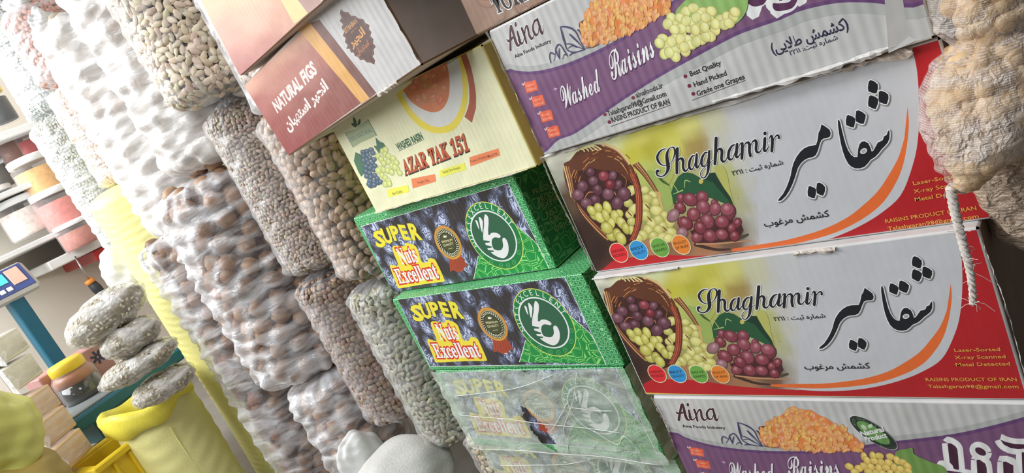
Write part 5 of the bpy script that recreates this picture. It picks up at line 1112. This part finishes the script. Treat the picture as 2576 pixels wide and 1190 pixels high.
# top left knots
lump('tied_bag_end', 55, 18, 1.98, (.035, .03, .03), 'tied neck of a clear bag in the top left corner', 'bag', FILM_T, 54, .12)
lump('tied_bag_end', 120, 78, 1.90, (.032, .03, .045), 'knotted neck of clear plastic right of the pink peanut sack', 'bag', FILM_T, 55, .12)
# ================================================================ hanging mesh bag at the right
NET = film('woven_net_plastic', 0.10, (0.92, 0.85, 0.80, 1), 0.16, .8, 150, (1, 1, 1), 220, 0.35, .25)
hb = empty('hanging_net_bag', (0, 0, 0), 0, 'glossy woven net bag hanging at the right edge in front of the red cartons', 'bag')
path = [((2520, -160), .115), ((2505, -60), .10), ((2500, 20), .088), ((2500, 85), .064), ((2480, 125), .086), ((2470, 190), .099), ((2480, 260), .108), ((2490, 320), .098), ((2480, 380), .078), ((2450, 430), .045), ((2432, 462), .020), ((2424, 480), .007)]
tB = 0.60; P0 = [at_t(x, y, tB) for (x, y), _ in path]; v = []; f = []; nth = 96; rs = np.random.default_rng(61); ph = rs.uniform(0, 6.28, 8); rows = []
for i in range(len(path) - 1):
    for k in range(10): a = k / 10; rows.append((P0[i] * (1 - a) + P0[i + 1] * a, path[i][1] * (1 - (3 * a * a - 2 * a ** 3)) + path[i + 1][1] * (3 * a * a - 2 * a ** 3)))
for j, (p, rad) in enumerate(rows):
    for i in range(nth):
        a = 2 * math.pi * i / nth; q = 1 + .03 * math.sin(5 * a + j * .08 + ph[0]) + .012 * math.sin(13 * a - j * .2 + ph[1]) + .006 * math.sin(j * 1.1 + 3 * a)
        R_ = rad * .40 * q; v.append((p[0] + R_ * math.cos(a), p[1] + R_ * math.sin(a), p[2]))
for j in range(len(rows) - 1):
    for i in range(nth): A, B = j * nth + i, j * nth + (i + 1) % nth; f.append((A, B, B + nth, A + nth))
mesh('net_cloth', v, f, NET, hb, True)
v2 = []; mid = []
for j in range(0, len(rows) - 12, 1):
    p, rad = rows[j]
    for q in range(9):
        a = rs.uniform(0, 6.28); R_ = max(.001, rad * .40 - .013) * math.sqrt(rs.uniform(.3, 1)); mid.append((p[0] + R_ * math.cos(a), p[1] + R_ * math.sin(a), p[2]))
mid = np.array(mid); merged('packed_kernels', blob(8, 6, .010, .008, .008), mid, frames(rs.normal(size=mid.shape), 1, rs), s2l(np.clip(np.array((220, 186, 140))[None] + rs.normal(size=(len(mid), 1)) * 16, 0, 250)), SEEDM, hb)['kind'] = 'stuff'
mb = MB(); cord = [at_t(x, y, .60) for x, y in ((2392, 470), (2400, 520), (2412, 570), (2425, 620), (2438, 670), (2446, 720), (2448, 765))]; cord = spline(cord, 8)
for s_ in (0, 1, 2):
    mb.tube([tuple(p + np.array([.0022 * math.cos(i * .9 + s_ * 2.09), .0022 * math.sin(i * .9 + s_ * 2.09), 0]) * (1 - .3 * i / len(cord))) for i, p in enumerate(cord)], [.0019 * (1 - .45 * i / len(cord)) for i in range(len(cord))], 6)
mb.tube([tuple(at_t(2424, 478, .615)), tuple(at_t(2405, 474, .605)), tuple(at_t(2392, 470, .60))], .0035, 6)
TW = plain('white_twine', (0.74, 0.68, 0.62, 1), .9, .2, 200, .5); mb.build('twisted_cord', TW, hb, True)
fz = MB()
for i in range(70):
    k = rs.integers(0, len(cord)); p = Vector(cord[k]); q = p + Vector(rs.normal(size=3) * .005); fz.tube([p, (p + q) / 2 + Vector(rs.normal(size=3) * .0012), q], .00022, 3)
fz.build('cord_fuzz', TW, hb)['kind'] = 'stuff'
lump('net_bag', 2625, 430, .66, (.05, .04, .07), 'second brownish net bag cut off by the right edge', 'bag', film('brown_net', .6, (.62, .48, .36, 1), .3, .9, 80, (1, 1, 2), 120, .2), 62)
# ================================================================ torn and crushed edges of the cartons
def torn(carton_root, pts, seed, mat=TORN, amp=.003, depth=.003): return torn_strip('torn_edge', pts, mat, carton_root, amp, depth, seed)
torn(s1, [(.0, -.001, h_s1 - .001), (.10, -.001, h_s1 - .0005), (.20, -.001, h_s1 - .002), (.34, -.001, h_s1 - .001)], 1, TORN_W, .0022)
torn(s1, [(-.001, -.001, h_s1), (-.003, -.001, .10), (.0, -.001, .05), (.0, -.001, .0)], 2, TORN, .002, .003)
torn(s1, [(.30, -.001, h_s1 + .001), (.37, -.002, h_s1 - .003)], 3, TORN, .005, .006)
torn(s2, [(.0, -.001, h_s2 - .001), (.12, -.001, h_s2 - .0005)], 4, TORN_W, .0016); torn(s2, [(.23, -.001, h_s2 - .001), (.27, -.001, h_s2 - .002)], 5, TORN, .003)
torn(s2, [(w_s2, -.001, h_s2 - .01), (w_s2 + .003, -.001, .09), (w_s2 + .001, -.001, .0)], 6, TORN_W, .004, .003)
torn(a1, [(.20, -.001, .003), (.30, -.001, .002), (w_a1 - .02, -.001, .004)], 7, TORN_W, .0035, .004); torn(a1, [(.0, -.001, .14), (.001, -.001, .0)], 8, TORN, .002)
torn(a2, [(.0, -.001, h_a2), (.004, -.001, .12), (.0, -.001, .08)], 9, TORN, .004, .004)
for i, (rt, ww, hh) in enumerate(((az, w_az, h_az),)): torn(rt, [(.0, -.001, .001), (.12, -.001, .0015), (.13, -.001, .001), (ww, -.001, .001)], 20 + i, TORN, .0012)
torn(fg1, [(w_f - .10, -.001, .001), (w_f - .05, -.001, .001)], 30, TORN, .004, .004); torn(fg1, [(w_f, -.0005, h_f), (w_f + .001, -.0005, 0)], 31, KRAFT_D, .003, .003)
# white crushed corner and loose flap to the right of the red cartons
def flap(name, parent, pts, mat, th=.0016):
    n = len(pts); v = [tuple(p) for p in pts] + [(p[0], p[1] + th, p[2]) for p in pts]
    return mesh(name, v, [tuple(range(n))[::-1], tuple(range(n, 2 * n))] + [(i, (i + 1) % n, n + (i + 1) % n, n + i) for i in range(n)], mat, parent)
flap('torn_flap', s1, [(w_s1 - .004, .001, .034), (w_s1 + .012, .006, .030), (w_s1 + .016, .010, .006), (w_s1 + .004, .004, -.004), (w_s1 - .006, .001, .002)], WHITE_B)
flap('loose_flap', a1, [(w_a1 - .03, -.003, .0), (w_a1 - .002, -.001, .14), (w_a1 + .020, .008, .14), (w_a1 + .014, .006, .02), (w_a1 + .002, .002, .004)], WHITE_B)
# ================================================================ background: room, shelf, jars, scale
WALL = plain('cream_plaster', rgb(214, 206, 194, .95), .85, .05, 6, .1)
FLOOR = plain('grey_concrete_floor', rgb(140, 134, 126), .8, .15, 8, .2)
def wall(name, loc, dims, mat): o = MB().box((0, 0, 0), dims).build(name, mat); o.location = loc; o['kind'] = 'structure'; return o
wall('floor', (-1.4, -.3, -.03), (4.6, 3.6, .06), FLOOR); wall('wall_left', (-3.53, -.3, 1.35), (.06, 3.6, 2.7), WALL); wall('wall_back', (-1.4, 1.33, 1.35), (4.6, .06, 2.7), WALL)
WHITE_P = plain('white_painted_board', (.86, .87, .86, 1), .4, .03); LID = plain('white_lid', (.85, .86, .87, 1), .35, .02)
ps = at_x(48, 328, -3.2)
shelf = tag(MB().box((0, 0, 0), (.42, 1.0, .03), bev=.004).build('shelf_board', WHITE_P), 'upper white shelf board on the left wall', 'shelf'); shelf.location = (-3.3, ps[1] + .1, ps[2] - .015)
ps2 = at_x(235, 632, -3.0)
sh2 = empty('wall_shelf', (-3.26, ps2[1] + .30, ps2[2]), 0, 'lower white shelf with red underside edge on the left wall', 'shelf')
MB().box((0, 0, .02), (.5, .9, .035), bev=.004).build('shelf_board', WHITE_P, sh2); MB().box((.02, .05, -.02), (.44, .7, .04), bev=.003).build('red_trim', plain('red_enamel', rgb(176, 40, 44), .4), sh2)
GLASSJ = film('jar_plastic', .06, (.97, .97, .97, 1), .08, .1, 20, (1, 1, 1), 0, .22)
def jar(px, py, x, r, h, col, label, lid=None, fill=.9):
    p = at_x(px, py, x); root = empty('storage_jar', p, 0, label, 'jar', 'jars along the left wall')
    MB().lathe([(0.001, 0), (r * .93, 0), (r, .01), (r, h * .82), (r * .86, h * .9), (r * .84, h * .92)], n=36).build('jar_body', GLASSJ, root, True)
    MB().lathe([(0.001, .006), (r * .92, .006), (r * .94, .016), (r * .94, h * .8 * fill), (0.001, h * .82 * fill)], n=30).build('jar_contents', plain('contents_of_jar', rgb(*col, .95), .7, .2, 60, .3), root, True)['kind'] = 'stuff'
    MB().lathe([(r * .80, h * .88), (r * .96, h * .88), (r * .98, h * .90), (r * .98, h * 1.03), (r * .9, h * 1.06), (0.001, h * 1.06)], n=36).build('jar_lid', lid or LID, root, True); return root
jar(128, 492, -3.05, .075, .15, (226, 176, 112), 'jar of orange tan spice with a white lid, upper of the two bright jars')
jar(182, 565, -3.0, .080, .14, (214, 130, 122), 'jar of salmon pink powder with a white lid under the orange jar')
jar(95, 588, -3.1, .085, .14, (226, 214, 206), 'jar of pale powder with a white lid, left of the salmon jar')
jar(222, 618, -2.95, .075, .10, (176, 110, 96), 'jar of dried red fruit on the lower shelf')
jar(28, 545, -3.2, .06, .11, (120, 104, 84), 'dark jar at the left edge, behind the pale powder jar')
jar(66, 452, -3.25, .045, .10, (110, 96, 80), 'small dark jar left of the orange one'); jar(14, 474, -3.25, .045, .12, (90, 86, 80), 'small dark jar at the left edge, level with the orange one')
jar(18, 310, -3.2, .05, .13, (60, 62, 66), 'dark bottle shaped jar with yellow lid on the upper shelf', plain('yellow_lid', rgb(232, 196, 60), .4))
jar(50, 405, -3.22, .05, .11, (120, 76, 60), 'small brown jar under the upper shelf'); jar(92, 398, -3.2, .05, .10, (170, 60, 60), 'small red jar under the upper shelf, beside the grey seed sack')
for x, y, x3 in ((100, 600, -3.1), (20, 490, -3.2)):
    q = at_x(x, y, x3); b = tag(MB().box((0, 0, 0), (.50, .8, .02), bev=.003).build('shelf_board', WHITE_P), 'white shelf board under the pale powder jar' if x == 100 else 'white shelf board under the small dark jars', 'shelf'); b.location = (-3.25, q[1] + .1, q[2] - .012)
# screwdriver like knife hanging on the shelf
kn = empty('putty_knife', at_x(213, 668, -3.005), 0, 'orange and black handled knife hanging below the red shelf edge', 'tool')
q0, q1, q2 = [Vector(at_x(x, y, -3.005)) - kn.location for x, y in ((188, 645), (222, 704), (262, 745))]
MB().tube([q0, q0 * .5 + q1 * .5, q1], [.003, .004, .005], 6).build('steel_blade', plain('blade_steel', (.5, .5, .5, 1), .3, .05, metal=1), kn, True)
MB().tube([q1, q1 * .8 + q2 * .2], [.017, .018], 12).build('orange_collar', plain('orange_plastic', rgb(236, 150, 60), .4), kn, True); MB().tube([q1 * .8 + q2 * .2, q1 * .5 + q2 * .5, q2], [.016, .019, .015], 12).build('black_handle', plain('black_rubber', rgb(50, 54, 58), .6), kn, True)
# platform scale
BLUE = plain('teal_blue_enamel', rgb(44, 132, 162, 1.9), .4, .05); BLUE_D = plain('dark_teal_enamel', rgb(52, 112, 116, 1.6), .5, .05); GREYM = plain('grey_rubber_mat', rgb(132, 138, 140), .6, .1)
zP = .372; A_, B_, C_ = at_z(178, 1064, zP), at_z(338, 952, zP), at_z(132, 1058, zP)
uu = B_ - A_; L1 = 0.34; uu = uu / np.linalg.norm(uu); vv = np.array([-uu[1], uu[0], 0]); vv = vv if vv @ (C_ - A_) > 0 else -vv
sc = empty('platform_scale', A_, math.atan2(uu[1], uu[0]), 'blue platform scale with upright post and tilted display at the left', 'scale'); sy = 1 if np.cross(uu, vv)[2] > 0 else -1
MB().box((L1 / 2 + .0, sy * .17, -.018), (L1, .34, .036), bev=.006).build('platform', BLUE, sc); MB().box((L1 / 2, sy * .17, .002), (L1 - .03, .30, .006), bev=.002).build('top_mat', GREYM, sc)
MB().box((L1 / 2 + .02, sy * .17, -.07), (L1 - .08, .26, .07), bev=.006).build('base_frame', BLUE_D, sc); MB().box((.05, sy * .05, -.12), (.05, .05, .05), bev=.01).build('foot', plain('black_foot', rgb(30, 30, 32), .6), sc)
Pb = at_z(158, 932, zP); post = MB(); rloc = lambda p: (np.array([(p - A_) @ uu, (p - A_) @ np.array([-uu[1], uu[0], 0]), (p - A_)[2]]))
tp = np.array([Pb[0], Pb[1], 0]); dpt = np.linalg.norm(Pb[:2]); ztop = CAM[2] + az_dir(60, 735)[1] * dpt
pb = rloc(np.array([Pb[0], Pb[1], zP])); post.box((pb[0], pb[1], (ztop - zP) / 2 - .02), (.052, .045, ztop - zP + .04), bev=.004); post.build('post', BLUE, sc)
hd = empty('display_head', (pb[0], pb[1], ztop - zP + .055)); hd.parent = sc; hd.rotation_euler = (0, 0, 0)
bpy.data.objects.remove(hd)
ctr = np.array([Pb[0], Pb[1], ztop + .04]); tocam = CAM - ctr; yawh = math.atan2(tocam[1], tocam[0]) - math.atan2(uu[1], uu[0]) + .25
Rh = Matrix.Rotation(yawh, 3, 'Z') @ Matrix.Rotation(-.5, 3, 'Y')
hc = (pb[0] - .01, pb[1], ztop - zP + .045)
MB().box(hc, (.04, .20, .12), Rh, .01).build('display_case', plain('pale_grey_plastic', rgb(214, 212, 208), .5, .04), sc)
def onhead(x, y, z): q = Rh @ Vector((x, y, z)); return (hc[0] + q.x, hc[1] + q.y, hc[2] + q.z)
MB().box(onhead(.0215, 0, 0), (.004, .175, .098), Rh, .001).build('keypad_panel', plain('navy_keypad', rgb(70, 84, 140), .4), sc)
MB().box(onhead(.0245, -.015, .015), (.003, .075, .04), Rh, .001).build('display_glass', plain('turquoise_display', rgb(96, 226, 224), .3, .02), sc); MB().box(onhead(.0245, .052, .008), (.003, .045, .065), Rh, .001).build('peach_label', plain('peach_label', rgb(232, 188, 168), .5), sc)
kb = MB()
for i in range(4): MB().box(onhead(.025, -.062 + i * .024, -.030), (.004, .018, .017), Rh, .002).build('key', WHITE_P, sc)
# jar and carton on the scale
PINKC = board('dusty_pink_board', rgb(190, 142, 138), .6, .1)
pj = at_z(222, 1000, zP); jr = empty('dark_syrup_jar', (pj[0], pj[1], zP + .005), 0, 'jar of dark syrup with yellow lid standing on the blue scale', 'jar')
kj = len(jr.children)
MB().lathe([(0.001, 0), (.060, 0), (.066, .01), (.066, .085), (.055, .10), (.050, .106)], n=36).build('jar_body', GLASSJ, jr, True); MB().lathe([(.001, .004), (.06, .004), (.062, .012), (.062, .06), (.001, .06)], n=30).build('syrup', plain('dark_syrup', rgb(30, 34, 32), .15, .02, coat=.6), jr, True)
MB().lathe([(.001, .0605), (.0615, .0605), (.0615, .084), (.05, .098), (.001, .098)], n=30).build('amber_part', plain('amber_syrup', rgb(176, 112, 76), .4), jr, True)
MB().lathe([(.045, .10), (.052, .10), (.054, .104), (.054, .128), (.048, .134), (.001, .134)], n=36).build('jar_lid', plain('bright_yellow_lid', rgb(240, 206, 60), .4, .03), jr, True)
for ch in jr.children: ch.scale = (.84, .84, .84)
away = np.array([pj[0], pj[1], 0]); away /= np.linalg.norm(away)
cb_ = empty('pink_carton', (pj[0] + away[0] * .10, pj[1] + away[1] * .10, zP + .006), math.atan2(uu[1], uu[0]), 'dusty pink carton with dark leaf mark behind the syrup jar', 'box')
MB().box((0, 0, .05), (.19, .09, .10), bev=.003).build('carton_body', PINKC, cb_)
mk = MB()
for k in range(7): a = k * .9; mk.box((.062 + .012 * math.cos(a), -.0462, .066 + .012 * math.sin(a)), (.016, .0012, .006), Matrix.Rotation(-a, 3, 'Y'))
mk.build('leaf_mark', plain('dark_blue_print', rgb(56, 62, 92), .6), cb_)['kind'] = 'stuff'
# yellow crate under the scale
cr = empty('yellow_crate', at_t(292, 1118, 2.0), math.atan2(uu[1], uu[0]), 'bright yellow plastic crate behind the open yellow sack', 'crate'); YC = plain('yellow_crate_plastic', rgb(238, 200, 40, .9), .4, .04)
for y, nm in ((-.07, 'front_wall'), (.07, 'back_wall')): MB().box((0, y, -.12), (.18, .008, .24), bev=.002).build(nm, YC, cr)
for x in (-.09, .09): MB().box((x, 0, -.12), (.008, .14, .24), bev=.002).build('side_wall', YC, cr)
MB().box((0, 0, -.236), (.17, .13, .008), bev=.002).build('floor_panel', YC, cr)
for y in (-.078, .078): MB().box((0, y, .0), (.21, .02, .016), bev=.003).build('rim', YC, cr)
for x in (-.096, .096): MB().box((x, 0, 0.0), (.02, .14, .016), bev=.003).build('rim', YC, cr)
for x in (-.06, -.02, .02, .06): MB().box((x, -.078, -.12), (.007, .010, .22), bev=.002).build('rib', YC, cr)
for x in (-.06, -.02, .02, .06): MB().box((x, .078, -.12), (.007, .010, .22), bev=.002).build('rib', YC, cr)
# yellow bag bottom left and wrapped cartons
lump('yellow_bag', -20, 1100, 1.50, (.075, .07, .085), 'crumpled yellow plastic bag in the bottom left corner', 'bag', plain('bright_yellow_film', rgb(252, 238, 132, .95), .35, .04, 40, .4), 71, .05)
lump('olive_sack', 40, 1265, 1.52, (.10, .09, .085), 'dull olive yellow sack below the crumpled yellow bag', 'sack', plain('olive_yellow_film', rgb(190, 166, 90), .5, .06, 40, .4), 72, .03)
CREAM = board('cream_pink_carton', rgb(222, 188, 160, .95), .55, .1); FILM_B = film('wrapping_film', .12, (.97, .97, .97, 1), .2, .35, 14, (1, 1, 1), 0, .3, .12); GM = plain('green_print_mark', rgb(96, 122, 84), .6, .2)
CREAM_W = board('off_white_carton', rgb(222, 216, 206, .95), .55, .1)
for i, (x, y, t, m_, lb) in enumerate(((40, 1045, 2.05, CREAM, 'upper cream carton in clear film with green mark, beside the yellow bag'), (78, 1100, 2.02, CREAM, 'middle cream carton in clear film with green mark, bottom left'), (118, 1160, 1.99, CREAM, 'lowest cream carton in clear film, bottom edge'), (-5, 965, 2.1, CREAM_W, 'off white wrapped carton with a brown bracket mark at the left edge'), (-40, 900, 2.12, CREAM_W, 'off white wrapped carton cut off by the left edge'))):
    p = at_t(x, y, t); rt = empty('wrapped_carton', p, .55 + .04 * i, lb, 'box', 'film wrapped cartons'); rs = np.random.default_rng(80 + i)
    MB().box((0, 0, 0), (.14, .11, .058), bev=.003).build('carton_body', m_, rt); v, f = [], []
    mb = MB(); mb.box((0, 0, 0), (.147, .117, .063), bev=.012); mb.build('plastic_wrap', FILM_B, rt, True)
    MB().add([(.07, -.056, .03), (.09, -.066, .034), (.098, -.05, -.004), (.088, -.06, -.034), (.071, -.056, -.03)], [(0, 1, 2, 3, 4)]).build('film_corner', FILM_H, rt)
    k = MB()
    if m_ is CREAM:
        for q in range(5): a = q * 1.257 + .3; k.box((.03 + .009 * math.cos(a), -.0562, .0 + .009 * math.sin(a)), (.013, .0015, .006), Matrix.Rotation(-a, 3, 'Y'))
        k.build('leaf_mark', GM, rt)['kind'] = 'stuff'
    elif i == 3:
        for c_, d_ in (((-.012, -.0562, 0), (.008, .0015, .032)), ((.0, -.0562, .014), (.03, .0015, .007)), ((.0, -.0562, -.014), (.03, .0015, .007))): k.box(c_, d_)
        k.build('bracket_mark', plain('brown_print', rgb(120, 92, 92), .6), rt)
# low pallets under the stacks
PAL = plain('rough_pallet_wood', rgb(150, 120, 84), .85, .25, 30, .4)
def pallet(x, y, w, d, z, label):
    r_ = empty('pallet', (x, y, 0), 0, label, 'pallet')
    for i in range(5): MB().box((w * (i + .5) / 5, d / 2, z - .009), (w / 5 - .02, d, .018), bev=.002).build('slat', PAL, r_)
    for j in range(3): MB().box((w / 2, .03 + (d - .06) * j / 2, (z - .018) / 2), (w, .05, z - .018), bev=.002).build('bearer', PAL, r_)
pallet(-.50, .57, .40, .30, f_a2.o[2] - .001, 'wooden pallet under the stack of red and purple cartons');
